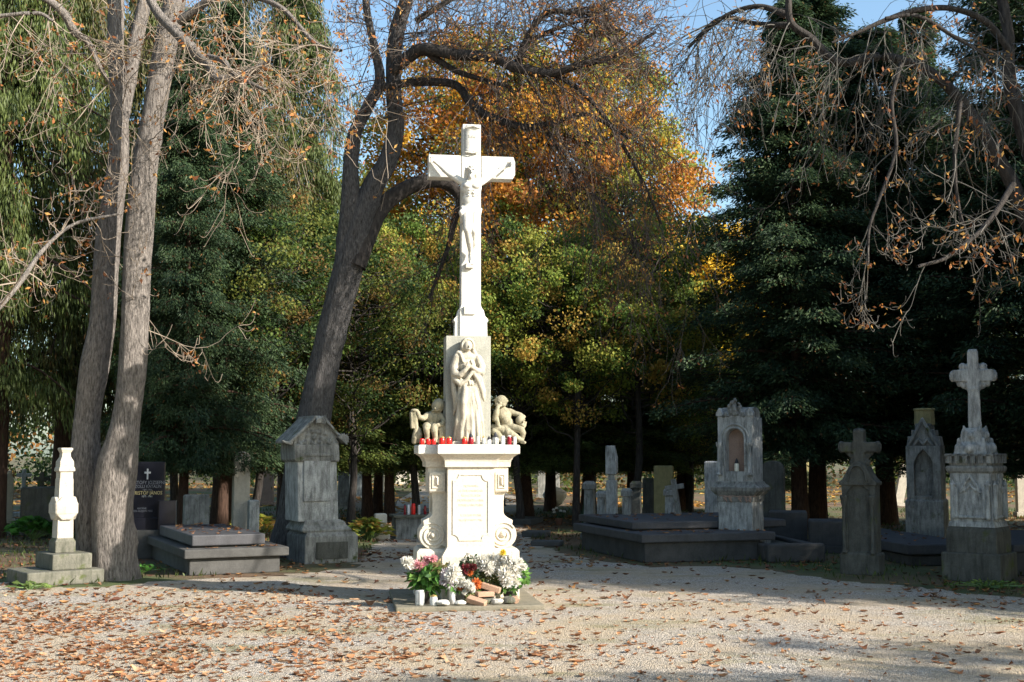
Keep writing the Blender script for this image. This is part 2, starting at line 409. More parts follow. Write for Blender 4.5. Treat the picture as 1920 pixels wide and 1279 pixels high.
# ------------------------------------------------------------------ litter and grass (uncountable)
def litter(name, n, sampler, size, cols, seed):
    r = np.random.default_rng(seed); xy = sampler(r, n); n = len(xy)
    L = r.uniform(size[0], size[1], n)*0.5; Wd = L*r.uniform(0.32, 0.62, n); az = r.uniform(0, 2*pi, n)
    curl = r.uniform(0.2, 1.5, n); roll = r.uniform(0.2, 1.3, n)*r.choice([-1, 1], n, p=[.3, .7])
    us = np.array([-1, -.33, .33, 1.]); vs = np.array([-1, 0, 1.])
    U, Vv = np.meshgrid(us, vs, indexing='ij'); wprof = np.array([0.15, 0.9, 1.0, 0.1])[:, None]
    X = U[None]*L[:, None, None]; Y = (Vv*wprof)[None]*Wd[:, None, None]
    Z = (U[None]**2*curl[:, None, None]*0.35*L[:, None, None]+np.abs(Vv*wprof)[None]*roll[:, None, None]*0.55*Wd[:, None, None])
    tw = r.uniform(-0.5, 0.5, n)[:, None, None]; Z = Z+tw*Y*U[None]
    sl = r.normal(0, 0.22, n)[:, None, None]; Z = Z+sl*Y
    Z = Z-Z.min((1, 2), keepdims=True)+0.006
    ca, sa = np.cos(az)[:, None, None], np.sin(az)[:, None, None]
    P = np.stack([X*ca-Y*sa+xy[:, 0][:, None, None], X*sa+Y*ca+xy[:, 1][:, None, None], Z], -1).reshape(-1, 3)
    loc = []
    for i in range(3):
        for j in range(2): loc.append([i*3+j, (i+1)*3+j, (i+1)*3+j+1, i*3+j+1])
    Q = (np.arange(n)[:, None, None]*12+np.array(loc)[None]).reshape(-1, 4)
    c = np.array(cols)[r.integers(0, len(cols), n)]*r.uniform(0.6, 1.25, (n, 1))
    o = link(name, npmesh(name, P, Q, np.repeat(c, 6, 0), True), M['litter']); return o
DRY = [(0.36, 0.175, 0.085), (0.45, 0.26, 0.14), (0.27, 0.125, 0.06), (0.5, 0.32, 0.19), (0.2, 0.1, 0.055), (0.30, 0.13, 0.06), (0.52, 0.26, 0.12), (0.24, 0.10, 0.05)]
def near_s(r, n):
    x = r.uniform(-6.5, 6.5, n*6); y = r.uniform(7.6, 14.5, n*6)
    d = 0.12+1.0/(1+np.exp((x+1.2)*1.0))*np.clip((13.6-y)/1.5, 0.12, 1)
    d *= 0.35+0.8*np.clip(vnoise(x, y, 5, 2.6)+0.25, 0, 1.4)
    k = r.random(len(x)) < d; return np.stack([x, y], 1)[k][:n]
tag(litter('fallen_leaves', 8200, near_s, (0.02, 0.095), DRY, 1), 'curled orange brown leaves scattered over the gravel court', 'leaves', kind='stuff')
def mid_s(r, n):
    x = r.uniform(-16, 16, n*5); y = r.uniform(12.5, 30, n*5)
    inpath = (y < 16.2-0.0*x) & (x > -3.4) & (x < 4.5)
    d = np.where(inpath, 0.16, 0.65)*np.clip(vnoise(x, y, 9, 1.1)+0.65, 0.1, 1.3)
    k = r.random(len(x)) < d; return np.stack([x, y], 1)[k][:n]
DRK = [(0.22, 0.1, 0.05), (0.32, 0.14, 0.06), (0.16, 0.07, 0.045), (0.38, 0.2, 0.08), (0.2, 0.12, 0.07)]
tag(litter('leaf_litter', 13000, mid_s, (0.05, 0.12), DRK, 2), 'dark rusty leaf litter lying between the graves', 'leaf litter', kind='stuff')
def far_s(r, n):
    x = r.uniform(-30, 30, n); y = r.uniform(28, 62, n); k = vnoise(x, y, 4, 0.5) > 0.0; return np.stack([x, y], 1)[k]
tag(litter('far_leaf_litter', 16000, far_s, (0.12, 0.24), [(0.55, 0.28, 0.08), (0.42, 0.2, 0.06), (0.6, 0.38, 0.1), (0.3, 0.15, 0.06)], 3), 'orange leaf carpet on the ground far behind the graves', 'leaf litter', kind='stuff')
RP = np.array(ring)
def in_court(x, y):
    c = np.zeros(len(x), bool)
    for (x0, y0), (x1, y1) in zip(RP, np.roll(RP, -1, 0)):
        k = (y0 > y) != (y1 > y); xi = (x1-x0)*(y-y0)/(y1-y0+1e-12)+x0; c ^= k & (x < xi)
    return c
def grass_s(r, n):
    x = r.uniform(-20, 20, n); y = r.uniform(13, 34, n)
    inp = in_court(x, y-.12) | in_court(x, y)
    k = (~inp) & (vnoise(x, y, 12, 0.8) > -0.15); return np.stack([x, y], 1)[k]
xy = grass_s(rng, 42000); n = len(xy); h = rng.uniform(0.04, 0.13, n)
C = np.column_stack([xy, h/2]); D = np.column_stack([rng.normal(0, .35, (n, 2)), np.ones(n)]); Nn = rng.normal(size=(n, 3))
V, Q = blades(C, D, Nn, h, rng.uniform(0.012, 0.025, n))
tag(link('grass', npmesh('grass', V, Q, np.array([[0.05, 0.075, 0.02]])*rng.uniform(0.5, 1.7, (n, 1))*np.array([[1.1, 1, 1]])), M['needles']), 'short dark grass growing between the graves', 'grass', kind='stuff')
print('ground ok')

# ================================================================== conifers and background trees
def conifer_mesh(seed, H, R, z0, nb=150, style='cypress', cols=((0.03, 0.055, 0.02), (0.06, 0.09, 0.03)), bl=0.10, bw=0.03, per=26, shape=0.8):
    r = np.random.default_rng(seed)
    t = np.sort(r.random(nb)**1.15); z = z0+(H-z0)*t
    az = np.arange(nb)*2.399+r.uniform(-.5, .5, nb)
    prof = (1-t)**shape*np.clip(0.75+t*3.0, 0, 1)+0.05
    L = R*prof*r.uniform(0.45, 1.3, nb)
    ns = 9; s = np.linspace(0.12, 1, ns)
    droop = {'cypress': 0.18, 'spruce': 0.45, 'cedar': 0.10}[style]
    ox, oy = np.cos(az), np.sin(az)
    X = ox[:, None]*L[:, None]*s; Y = oy[:, None]*L[:, None]*s
    Zb = z[:, None]+L[:, None]*(0.22*s-droop*s**2*1.5+(0.12 if style == 'spruce' else 0)*s**4)
    bp = np.stack([X, Y, Zb], -1)
    sp = np.repeat(bp[:, 1:], 1, 1).reshape(-1, 3); Ls = np.repeat(L, ns-1); ss = np.tile(s[1:], nb); azs = np.repeat(az, ns-1)
    keep = r.random(len(sp)) < 0.93; sp, Ls, ss, azs = sp[keep], Ls[keep], ss[keep], azs[keep]
    # side sprays
    sp2 = []; az2 = []
    for sgn in (-1, 0, 1):
        off = sgn*Ls*0.26*(1.15-ss)*r.uniform(0.5, 1.3, len(sp))
        sp2.append(sp+np.stack([-np.sin(azs)*off, np.cos(azs)*off, -np.abs(off)*0.25], 1)); az2.append(azs+sgn*0.7)
    sp = np.vstack(sp2); azs = np.concatenate(az2); ns_ = len(sp)
    spray_c = r.random(ns_)
    C = np.repeat(sp, per, 0); A = np.repeat(azs, per)+r.normal(0, .45, ns_*per); m = len(C)
    if style == 'spruce':
        hang = r.random(m)**1.3; w = np.repeat(r.uniform(0.35, 0.95, ns_), per)
        C = C+np.stack([r.normal(0, .06, m)+np.cos(A)*.05, r.normal(0, .06, m), -hang*w], 1)
        D = np.stack([np.cos(A)*.25, np.sin(A)*.25, -1.0+r.normal(0, .25, m)], 1)
    else:
        rr = r.random(m)**0.7*0.34; fl = 0.10
        C = C+np.stack([np.cos(A)*rr, np.sin(A)*rr, -rr*0.35+r.normal(0, fl, m)*0.8], 1)
        D = np.stack([np.cos(A), np.sin(A), -0.45+r.normal(0, .35, m)], 1)
    Nn = r.normal(size=(m, 3))*0.6+np.array([0, 0, 1.0])
    V, Q = blades(C, D, Nn, r.uniform(.7, 1.4, m)*bl, r.uniform(.7, 1.3, m)*bw)
    c0, c1 = np.array(cols[0]), np.array(cols[1]); f = np.clip(np.repeat(spray_c, per)+r.normal(0, .18, m), 0, 1)[:, None]
    tint = (c0*(1-f)+c1*f)*r.uniform(0.75, 1.2, (m, 1))
    dead = r.random(m) < 0.02; tint[dead] = (0.16, 0.08, 0.03)
    crown = npmesh('crown', V, Q, tint)
    # wood: stem and bare inner branches
    stem = trunk_geo([(0, 0, -0.1, 0.035*H*0.55+0.05), (0, 0, 0.35, 0.03*H*0.5+0.02), (0.05, 0, H*.3, 0.02*H*.5), (-0.03, .03, H*.65, 0.011*H*.5), (0, 0, H*.98, 0.01)], 5, 14, 0.06, seed)
    sel = r.random(nb) < 0.8
    bt = tubes(bp[sel], np.linspace(0.028, 0.006, ns)[None]*np.clip(L[sel], .3, 3)[:, None]*0.6, 4)
    wood = npmesh('trunk', *merge([stem, bt]), None, True)
    return wood, crown
def broad_mesh(seed, H, R, z0, nl=120, per=230, cols=((0.5, 0.2, 0.03),), ls=0.1, flat=1.0, lump=0.7, trunk_r=0.18):
    r = np.random.default_rng(seed); cz = (H+z0)/2; rz = (H-z0)/2
    u = unit(r.normal(size=(nl, 3))); rad = r.uniform(0.35, 1.0, nl)[:, None]**0.6
    c = u*rad*np.array([R, R, rz])*0.88; c[:, 2] += cz
    lr = r.uniform(.5, 1.2, nl)*lump
    C = np.repeat(c, per, 0); m = len(C); dirs = unit(r.normal(size=(m, 3)))
    C = C+dirs*(np.repeat(lr, per)*r.random(m)**0.45)[:, None]*np.array([1, 1, 0.65])
    D = r.normal(size=(m, 3))+np.array([0, 0, -0.6]); Nn = dirs+r.normal(size=(m, 3))*.7
    V, Q = blades(C, D, Nn, r.uniform(.7, 1.3, m)*ls, r.uniform(.5, .8, m)*ls)
    ci = np.array(cols)[r.integers(0, len(cols), nl)]; tint = np.repeat(ci, per, 0)*r.uniform(.65, 1.3, (m, 1))
    sw = r.random(m) < .22; tint[sw] = np.array(cols)[r.integers(0, len(cols), sw.sum())]
    crown = npmesh('crown', V, Q, tint)
    stem = trunk_geo([(0, 0, -.1, trunk_r*1.4), (0, 0, .5, trunk_r), (.1, 0, z0*.8, trunk_r*.85), (0, .1, cz, trunk_r*.5), (0, 0, H*.85, trunk_r*.12)], 5, 16, .07, seed)
    st = np.array([0, 0, 1.0]); hz = np.clip(c[:, 2]-rz*0.5*r.random(nl), z0*.7, None); f = np.linspace(0, 1, 7)
    P = np.stack([c[:, 0:1]*f, c[:, 1:2]*f, hz[:, None]+(c[:, 2]-hz)[:, None]*f**1.5], -1)+r.normal(0, .06, (nl, 7, 3))
    br = tubes(P, np.linspace(trunk_r*.28, .008, 7)[None]*r.uniform(.5, 1.1, (nl, 1)), 5)
    return npmesh('trunk', *merge([stem, br]), None, True), crown
def plant_tree(name, label, cat, wood, crown, loc, yaw, s, group, wmat='bark_red', cmat='needles', sz=None):
    t = thing(name, label, cat, loc, yaw, group); t.scale = (s, s, sz or s)
    link('trunk', wood, M[wmat], t); link('crown', crown, M[cmat], t); return t
G_DARK = ((0.022, 0.045, 0.024), (0.07, 0.11, 0.045)); G_SPR = ((0.05, 0.075, 0.02), (0.11, 0.14, 0.035)); G_CYP = ((0.025, 0.055, 0.02), (0.16, 0.20, 0.045))
cyA = conifer_mesh(11, 10, 2.3, 1.9, 170, 'cypress', G_CYP, .085, .028, 42)
cyB = conifer_mesh(12, 9, 2.0, 1.6, 150, 'cypress', G_CYP, .085, .028, 44, 0.65)
dkA = conifer_mesh(13, 13, 2.9, 1.9, 230, 'cedar', G_DARK, .10, .034, 38, 0.62)
dkB = conifer_mesh(14, 12, 2.6, 1.7, 210, 'cypress', G_DARK, .10, .034, 38, 0.75)
spA = conifer_mesh(15, 16, 2.7, 3.0, 210, 'spruce', G_SPR, .13, .025, 30, 0.55)
spB = conifer_mesh(16, 15, 2.4, 2.6, 180, 'spruce', ((0.04, 0.05, 0.018), (0.13, 0.115, 0.03)), .12, .022, 20, 0.5)
def at(px, Y): p = W(px, 845, Y); return (p.x, Y, 0)
GL = 'spruces behind the graves on the left'; GM = 'cypresses in the row behind the crucifix'; GR = 'dark conifers on the right'
for nm, lb, m_, px, Y, yaw, s, grp in [
    ('spruce_tree', 'weeping spruce at the far left edge of the picture', spA, -10, 23, 20, 1.0, GL),
    ('spruce_tree', 'weeping yellow green spruce just left of the twin stemmed chestnut', spB, 120, 25, 80, 1.05, GL),
    ('spruce_tree', 'spruce directly behind the twin stems of the chestnut', spA, 262, 28, 200, (1.0,.80), GL),
    ('spruce_tree', 'spruce with brownish hanging twigs between the two chestnuts', spB, 420, 26, 300, (1.0,.84), GL),
    ('spruce_tree', 'tall spruce just left of the leaning chestnut trunk', spA, 540, 30, 140, (.95,.86), GL),
    ('cypress_tree', 'low cypress with dark trunk behind the black granite grave', dkB, 345, 21.5, 30, (.5,.78), GM),
    ('cypress_tree', 'cypress with a broad dark trunk left of the white headstone', dkB, 418, 22.5, 90, (.62,.82), GM),
    ('cypress_tree', 'cypress behind the pedimented grave monument', cyB, 590, 27, 10, (0.92,.78), GM),
    ('cypress_tree', 'slender cypress, left trunk of the trunks left of the crucifix', cyA, 690, 29.0, 160, (0.8,.66), GM),
    ('cypress_tree', 'slender cypress, middle trunk of the trunks left of the crucifix', cyB, 709, 30.0, 60, (0.85,.80), GM),
    ('cypress_tree', 'slender cypress, right trunk of the trunks left of the crucifix', cyA, 731, 28.5, 250, (0.8,.64), GM),
    ('cypress_tree', 'cypress directly behind the stone crucifix', cyB, 850, 32, 130, (1.0,.74), GM),
    ('cypress_tree', 'cypress with thick dark trunk just right of the crucifix pedestal', cyA, 988, 29, 200, (.95,.62), GM),
    ('cypress_tree', 'cypress behind the pale rock on the grass', cyB, 1032, 33, 290, (1.1,.78), GM),
    ('cypress_tree', 'cypress left of the slender stele with rounded head', cyA, 1100, 30, 20, (1.0,.6), GM),
    ('cypress_tree', 'cypress behind the small pillars of the right graves', cyB, 1185, 31, 75, (1.05,.76), GM),
    ('cypress_tree', 'cypress behind the leaning stone cross', cyA, 1275, 33, 330, (.85,.62), GM),
    ('conifer_tree', 'broad dark conifer rising behind the niche monument', dkA, 1530, 27, 0, (1.0,.92), GR),
    ('conifer_tree', 'dark conifer with black trunk behind the arched pillar grave', dkB, 1498, 25, 100, (.88,.90), GR),
    ('conifer_tree', 'tall dark conifer behind the gothic stele', dkA, 1660, 27, 200, (1.1,.84), GR),
    ('conifer_tree', 'dark conifer left of the tall stone cross', dkB, 1740, 28, 310, (.75,.98), GR),
    ('conifer_tree', 'dark conifer behind the tall stone cross on gothic pedestal', dkB, 1850, 25, 45, (1.0,.72), GR),
    ('conifer_tree', 'dark conifer at the far right edge of the picture', dkA, 1965, 24, 150, 1.0, GR),
    ('conifer_tree', 'low dark conifer filling the gap behind the niche monument', dkB, 1432, 32, 220, (.6,.36), GR)]:
    mat = 'needles'
    plant_tree(nm, lb, 'tree', m_[0], m_[1], at(px, Y), yaw, s[0] if isinstance(s, tuple) else s, grp, sz=s[1] if isinstance(s, tuple) else None)
# autumn trees behind
AUT = ((0.72, 0.34, 0.03), (0.62, 0.27, 0.03), (0.62, 0.38, 0.05), (0.4, 0.15, 0.04), (0.2, 0.2, 0.04), (0.5, 0.2, 0.04), (0.14, 0.17, 0.04))
au = broad_mesh(21, 15.0, 4.6, 4.4, 240, 230, AUT, .12, lump=.85)
plant_tree('autumn_tree', 'orange autumn tree glowing behind the top of the crucifix', 'tree', au[0], au[1], at(935, 36), 0, 1.0, None, 'bark_limb', 'leaves')
ru = broad_mesh(25, 14.0, 3.7, 3.4, 230, 230, ((0.6, 0.27, 0.05), (0.28, 0.3, 0.06), (0.45, 0.4, 0.07), (0.7, 0.38, 0.05), (0.2, 0.27, 0.05), (0.4, 0.17, 0.05)), .12, lump=.8)
plant_tree('autumn_tree', 'rust and green autumn tree right of the orange one', 'tree', ru[0], ru[1], at(1105, 34), 60, 1.0, None, 'bark_limb', 'leaves')
us = broad_mesh(26, 7.2, 2.6, 1.9, 130, 210, ((0.10, 0.15, 0.03), (0.06, 0.10, 0.025), (0.17, 0.19, 0.04), (0.04, 0.075, 0.022), (0.2, 0.13, 0.04), (0.05, 0.09, 0.03)), .07, lump=.55, trunk_r=.09)
uc = broad_mesh(27, 7.4, 2.6, 2.1, 120, 230, ((0.2, 0.26, 0.045), (0.12, 0.19, 0.035), (0.32, 0.33, 0.06), (0.07, 0.12, 0.03), (0.42, 0.28, 0.06)), .075, lump=.5, trunk_r=.09)  # brighter version for the middle trees, sunlight put into the leaf tints
for k_, (px, Y, s_, lb) in enumerate(((480, 23.5, .95, 'small leafy tree between the two chestnuts'), (660, 25.5, .9, 'small leafy tree right of the leaning chestnut trunk'), (780, 28, 1.0, 'small leafy tree left of the crucifix post'), (975, 27, .95, 'small leafy tree right of the crucifix post'),
    (1080, 26.5, .9, 'small leafy tree above the pale boulder'), (1190, 27.5, 1.05, 'small leafy tree above the small pillars'), (1295, 30, .62, 'small leafy tree left of the dark conifers'), (330, 25, 1.0, 'small leafy tree right of the twin stemmed chestnut'))):
    plant_tree('understory_tree', lb, 'tree', *(uc if 700 < px < 1330 else us), at(px, Y), k_*70, s_, 'small leafy trees under the conifers', 'bark_limb', 'leaves')
GN = ((0.1, 0.15, 0.03), (0.16, 0.19, 0.035), (0.3, 0.22, 0.04), (0.07, 0.11, 0.025))
gb = broad_mesh(22, 11.5, 4.2, 2.6, 150, 220, GN, .14, lump=.85)
plant_tree('leafy_tree', 'yellow green leafy tree behind the right half of the orange one', 'tree', gb[0], gb[1], at(1190, 42), 40, 0.95, None, 'bark_limb', 'leaves')
plant_tree('leafy_tree', 'yellow green leafy tree behind the leaning chestnut', 'tree', gb[0], gb[1], at(660, 43), 160, 1.05, None, 'bark_limb', 'leaves')
ye = broad_mesh(23, 10.5, 3.2, 3.0, 110, 220, ((0.75, 0.55, 0.04), (0.7, 0.45, 0.04), (0.55, 0.42, 0.06)), .15, lump=.8)
plant_tree('maple_tree', 'bright yellow maple glowing in the gap left of the dark conifer', 'tree', ye[0], ye[1], at(1345, 36), 0, 1.0, None, 'bark_limb', 'leaves', sz=.86)
plant_tree('leafy_tree', 'green leafy tree below the yellow maple', 'tree', gb[0], gb[1], at(1290, 33), 280, 0.55, None, 'bark_limb', 'leaves')
# far wood reads as one mass
r = np.random.default_rng(31); nl = 520; per = 130
a = r.uniform(-0.62, 0.62, nl); d = r.uniform(62, 95, nl); c = np.stack([np.sin(a)*d, np.cos(a)*d, r.random(nl)**1.3*9.0+1.6], 1)
c[:, 2] += 0.8*np.sin(a*31)
C = np.repeat(c, per, 0); m = len(C); C = C+unit(r.normal(size=(m, 3)))*(r.random(m)**.5*2.3)[:, None]*np.array([1, 1, .6])
V, Q = blades(C, r.normal(size=(m, 3)), r.normal(size=(m, 3)), r.uniform(.2, .45, m), r.uniform(.15, .3, m))
fc = np.array([(0.09, .14, .03), (.14, .17, .04), (.06, .1, .03), (.35, .25, .05), (.3, .14, .04)])[r.integers(0, 5, nl)]
tag(link('far_wood', npmesh('far_wood', V, Q, np.repeat(fc, per, 0)*r.uniform(.6, 1.3, (m, 1))), M['leaves']), 'green and yellow wood closing the view far behind the graves', 'wood', kind='stuff')
nl = 330; per = 120; a = r.uniform(-0.6, 0.6, nl); d = r.uniform(47, 62, nl); c = np.stack([np.sin(a)*d, np.cos(a)*d, r.random(nl)**1.6*2.6+.3], 1)
C = np.repeat(c, per, 0); m = len(C); C = C+unit(r.normal(size=(m, 3)))*(r.random(m)**.5*1.3)[:, None]*np.array([1, 1, .6])
V, Q = blades(C, r.normal(size=(m, 3)), r.normal(size=(m, 3)), r.uniform(.12, .26, m), r.uniform(.08, .16, m))
fc = np.array([(0.05, .08, .02), (.09, .12, .03), (.03, .055, .02), (.2, .12, .04), (.12, .15, .03)])[r.integers(0, 5, nl)]
tag(link('undergrowth', npmesh('undergrowth', V, Q, np.repeat(fc, per, 0)*r.uniform(.6, 1.3, (m, 1))), M['leaves']), 'dark green and brown undergrowth below the far trees', 'undergrowth', kind='stuff')
# trees standing to the right of the view: their real crowns shade the right graves
GS = 'shade conifers right of the court'
ords = ['nearest', 'second', 'third', 'fourth', 'fifth', 'sixth']
for row, (s0, x0, cnt, H_) in enumerate(((16.2, 9.3, 4, 1.0), (20.0, 10.5, 4, 1.0), (24.2, 12.5, 4, .74), (28.6, 14.5, 3, .72))):
    for k in range(cnt):
        x = x0+k*4.4; y = (s0-.454*x)/.891; m_ = (dkA, dkB)[(k+row) % 2]
        plant_tree('conifer_tree', 'dark conifer right of the view, %s tree of the %s row' % (ords[k], ords[row]), 'tree', m_[0], m_[1], (x, y, 0), k*77+row*40, H_*(.86 if (row == 0 and k == 0) else 1), GS)
RU_ = ((0.42, 0.2, 0.05), (0.3, 0.2, 0.05))
for k, x in enumerate((9.4, 13.0)):
    plant_tree('cypress_tree', ['slim cypress just outside the view, nearest the right chestnut', 'slim cypress outside the view behind the nearest slim one'][k], 'tree', cyB[0], cyB[1], (x, (14.6-.454*x)/.891, 0), k*90, .62, 'slim cypresses outside the view', sz=1.15+.15*k)
yt = broad_mesh(24, 6.9, 1.5, 4.6, 34, 90, RU_, .10, lump=.5, trunk_r=.08)
plant_tree('young_tree', 'slender young tree behind the photographer, its thin crown dappling the gravel', 'tree', yt[0], yt[1], (11.2, 3.2, 0), 0, 1.0, None, 'bark_limb', 'leaves')
plant_tree('young_tree', 'slender young tree further right, its shadow crosses the lower gravel', 'tree', yt[0], yt[1], (14.6, 3.4, 0), 90, 1.12, None, 'bark_limb', 'leaves')
for k, (x, y, s) in enumerate(((-14, 8, 1.0), (-17, 1, 1.1), (-13, -7, 1.0), (-6, -13, 1.1), (2, -16, 1.05), (-20, 12, 1.1), (-16, 17, 1.1), (-10, -18, 1.1))):
    plant_tree('leafy_tree', 'green leafy tree round the court outside the view, %s on the left going round' % ['first', 'second', 'third', 'fourth', 'fifth', 'sixth', 'seventh', 'eighth'][k], 'tree', gb[0], gb[1], (x, y, 0), k*50, s, 'leafy trees round the court', 'bark_limb', 'leaves')
print('trees ok')

# ================================================================== chestnuts with bare twigs
def grow_twigs(starts, dirs, lens, rads, seed, levels=3, kids=(4, 4), sag=0.5, up=0.5, upright=0.0):
    """vectorised: level by level polylines with sag and upturned tips"""
    r = np.random.default_rng(seed); out = []; tips = []
    P0, D0, L0, R0 = map(np.asarray, (starts, dirs, lens, rads))
    for lv in range(levels):
        n = len(P0); p = 9; s = np.linspace(0, 1, p)
        D = unit(D0); side = unit(r.normal(size=(n, 3)))*np.array([1, 1, .4])
        wob = 0.10*np.sin(s[None]*r.uniform(3, 8, (n, 1))+r.uniform(0, 6, (n, 1)))*s
        z = -sag*s**1.4*0.8+up*1.15*np.clip(s-0.45, 0, 1)**2*2.2
        zz = (z[None]*r.uniform(.3, 1.3, (n, 1))+upright*s)
        P = P0[:, None]+L0[:, None, None]*(D[:, None]*s[None, :, None]*(1-0.25*s[None, :, None])+side[:, None]*wob[..., None]+np.stack([0*zz, 0*zz, zz], -1))
        P[:, :, 2] = np.maximum(P[:, :, 2], 2.0)
        Rr = R0[:, None]*(1-0.72*s)[None]
        out.append((P, np.maximum(Rr, 0.0035))); tips.append((P[:, -1], unit(P[:, -1]-P[:, -2]), lv))
        if lv == levels-1: break
        k = kids[lv]; n2 = n*k; f = r.uniform(0.2, 1.0, n2); par = np.repeat(np.arange(n), k)
        ix = np.clip((f*(p-1)).astype(int), 0, p-2); fr = (f*(p-1)-ix)[:, None]
        S0 = P[par, ix]*(1-fr)+P[par, ix+1]*fr; T = unit(P[par, ix+1]-P[par, ix])
        ND = unit(T*0.75+unit(r.normal(size=(n2, 3)))*0.75+np.array([0, 0, -0.1]))
        P0, D0, L0, R0 = S0, ND, L0[par]*r.uniform(.35, .65, n2), np.maximum(Rr[par, ix]*0.62, .0035)
    return out, tips
def twig_mesh(out, k=4): return npmesh('twigs', *merge([tubes(P, R, k if i == 0 else 3) for i, (P, R) in enumerate(out)]), None, True)
def dry_leaves(tips, seed, frac, cols, size=(0.05, 0.12), per=3, minlv=1):
    r = np.random.default_rng(seed); Cs = []; Ds = []
    for (p, d, lv) in tips:
        if lv < minlv: continue
        k = r.random(len(p)) < frac; Cs.append(p[k]); Ds.append(d[k])
    C = np.repeat(np.vstack(Cs), per, 0); D = np.repeat(np.vstack(Ds), per, 0); m = len(C)
    L = r.uniform(size[0], size[1], m); D = unit(D*.4+r.normal(size=(m, 3))*.8+np.array([0, 0, -.5]))
    C = C+D*(L*.55)[:, None]+r.normal(0, .02, (m, 3))
    V, Q = blades(C, D, r.normal(size=(m, 3)), L, L*r.uniform(.3, .55, m))
    return npmesh('dry_leaves', V, Q, np.array(cols)[r.integers(0, len(cols), m)]*r.uniform(.7, 1.3, (m, 1)))
def limb_starts(poly, n, seed, lo=0.1, hi=1.0, spread=1.0, bias=(0, 0, 0)):
    r = np.random.default_rng(seed); C = catmull(poly, 8); f = r.uniform(lo, hi, n)*(len(C)-2); i = f.astype(int)
    P = C[i]; T = unit(C[i+1, :3]-C[i, :3]); D = unit(T*.5+unit(r.normal(size=(n, 3)))*spread+np.array(bias))
    return P[:, :3], D, P[:, 3]
def pl(rows, Y0, dY=0.0, rs=1.0):
    """pixel polyline (px,py,halfwidth px[,extra depth]) -> metres"""
    out = []; n = len(rows)
    for i, rw in enumerate(rows):
        Y = Y0+dY*i/(n-1)+(rw[3] if len(rw) > 3 else 0); p = W(rw[0], rw[1], Y); out.append((p.x, p.y, p.z, rw[2]*Y/FPX*rs))
    return out
def rel(mesh_geo, base): V, Q = mesh_geo; return V-np.array(base)[None], Q
def part_tube(name, polys, mat, parent, base, k=40, ridge=.05, seed=0):
    return link(name, npmesh(name, *rel(merge([trunk_geo(p, 8, k, ridge, seed+i) for i, p in enumerate(polys)]), base), None, True), M[mat], parent)
def bare_tree(name, label, trunk_polys, limb_polys, twigspec, mats, leafcols, leaf_frac, base, seed, leaf_size=(.05, .12), lper=3, trunk_k=44):
    t = thing(name, label, 'tree', base)
    part_tube('trunk', trunk_polys, mats[0], t, base, trunk_k, .07, seed)
    for i, p in enumerate(limb_polys):
        part_tube('limb', [p], mats[1], t, base, 14, .05, seed+20+i)
    outs = []; tips = []
    for j, (poly, n, L, rad, sag, up, levels, kids, lo, hi, bias) in enumerate(twigspec):
        P, D, R = limb_starts(poly, n, seed+50+j, lo, hi, 1.0, bias); r = np.random.default_rng(seed+90+j)
        o, tp = grow_twigs(P, D, L*r.uniform(.5, 1.3, n), np.minimum(rad*r.uniform(.6, 1.2, n), R*.8+.004), seed+70+j, levels, kids, sag, up)
        outs += o; tips += tp
    V, Q = merge([tubes(P, R, 4 if R[:, 0].mean() > .012 else 3) for P, R in outs])
    link('twigs', npmesh('twigs', V-np.array(base), Q, None, True), M[mats[2]], t)['kind'] = 'stuff'
    lm = dry_leaves([(p-np.array(base), d, l) for p, d, l in tips], seed, leaf_frac, leafcols, leaf_size, lper)
    link('dry_leaves', lm, M['leaves'], t)['kind'] = 'stuff'
    return t
RUST = [(0.42, 0.17, 0.05), (0.5, 0.26, 0.08), (0.3, 0.11, 0.04), (0.55, 0.32, 0.1), (0.24, 0.1, 0.05)]
# --- twin-stemmed chestnut on the left
Y0 = 15.9; b0 = tuple(W(195, 1075, Y0)); b0 = (b0[0], Y0, 0)
def zz(p): return p
L1 = pl([(178, 1088, 50), (176, 1030, 34), (170, 950, 30), (160, 860, 28), (163, 780, 24), (176, 690, 27), (192, 600, 24), (198, 500, 23), (208, 400, 21), (222, 300, 19), (223, 200, 16), (217, 90, 15), (216, -20, 15), (205, -160, 12), (180, -330, 7)], Y0, -.2)
L2 = pl([(216, 1088, 46), (214, 1030, 38), (212, 950, 36), (222, 870, 36), (236, 790, 26), (248, 700, 26), (254, 600, 26), (257, 500, 26), (264, 400, 26), (274, 300, 23), (291, 200, 21), (308, 100, 21), (330, -10, 20), (345, -130, 14), (370, -330, 7)], Y0-.25, -.6)
L3 = pl([(228, 230, 12), (240, 160, 13), (252, 90, 13), (272, 0, 12), (300, -120, 9), (310, -300, 5)], Y0-.1, 0)
LB = pl([(262, -60, 10), (290, 15, 9), (330, 60, 10), (370, 100, 11), (395, 125, 10), (405, 148, 9), (440, 146, 9), (475, 132, 7), (507, 115, 4)], 14.2, -1.0)
LB2 = pl([(60, -20, 7), (115, 20, 8), (140, 60, 8), (165, 80, 6), (190, 130, 4), (215, 170, 3)], 14.6, .6)
LB3 = pl([(390, 105, 5), (420, 115, 5), (440, 140, 4), (500, 170, 3)], 13.6, -.6)
LB4 = pl([(0, 30, 4), (70, 25, 4), (100, 40, 3)], 13.5, 0)
LB5 = pl([(-60, 640, 5), (30, 540, 5), (80, 470, 4), (140, 420, 3), (230, 400, 2)], 13.0, 1.5)
LB6 = pl([(335, 40, 9), (420, -10, 7), (520, 10, 5), (590, 80, 4), (640, 95, 3)], 14.6, -1)
LB7 = pl([(600, -20, 6), (655, 40, 5), (690, 75, 4)], 13.6, .5)
LB8 = pl([(540, 400, 7, 3), (545, 350, 8, 3), (585, 300, 7, 3), (640, 260, 6, 3)], 15, 0)
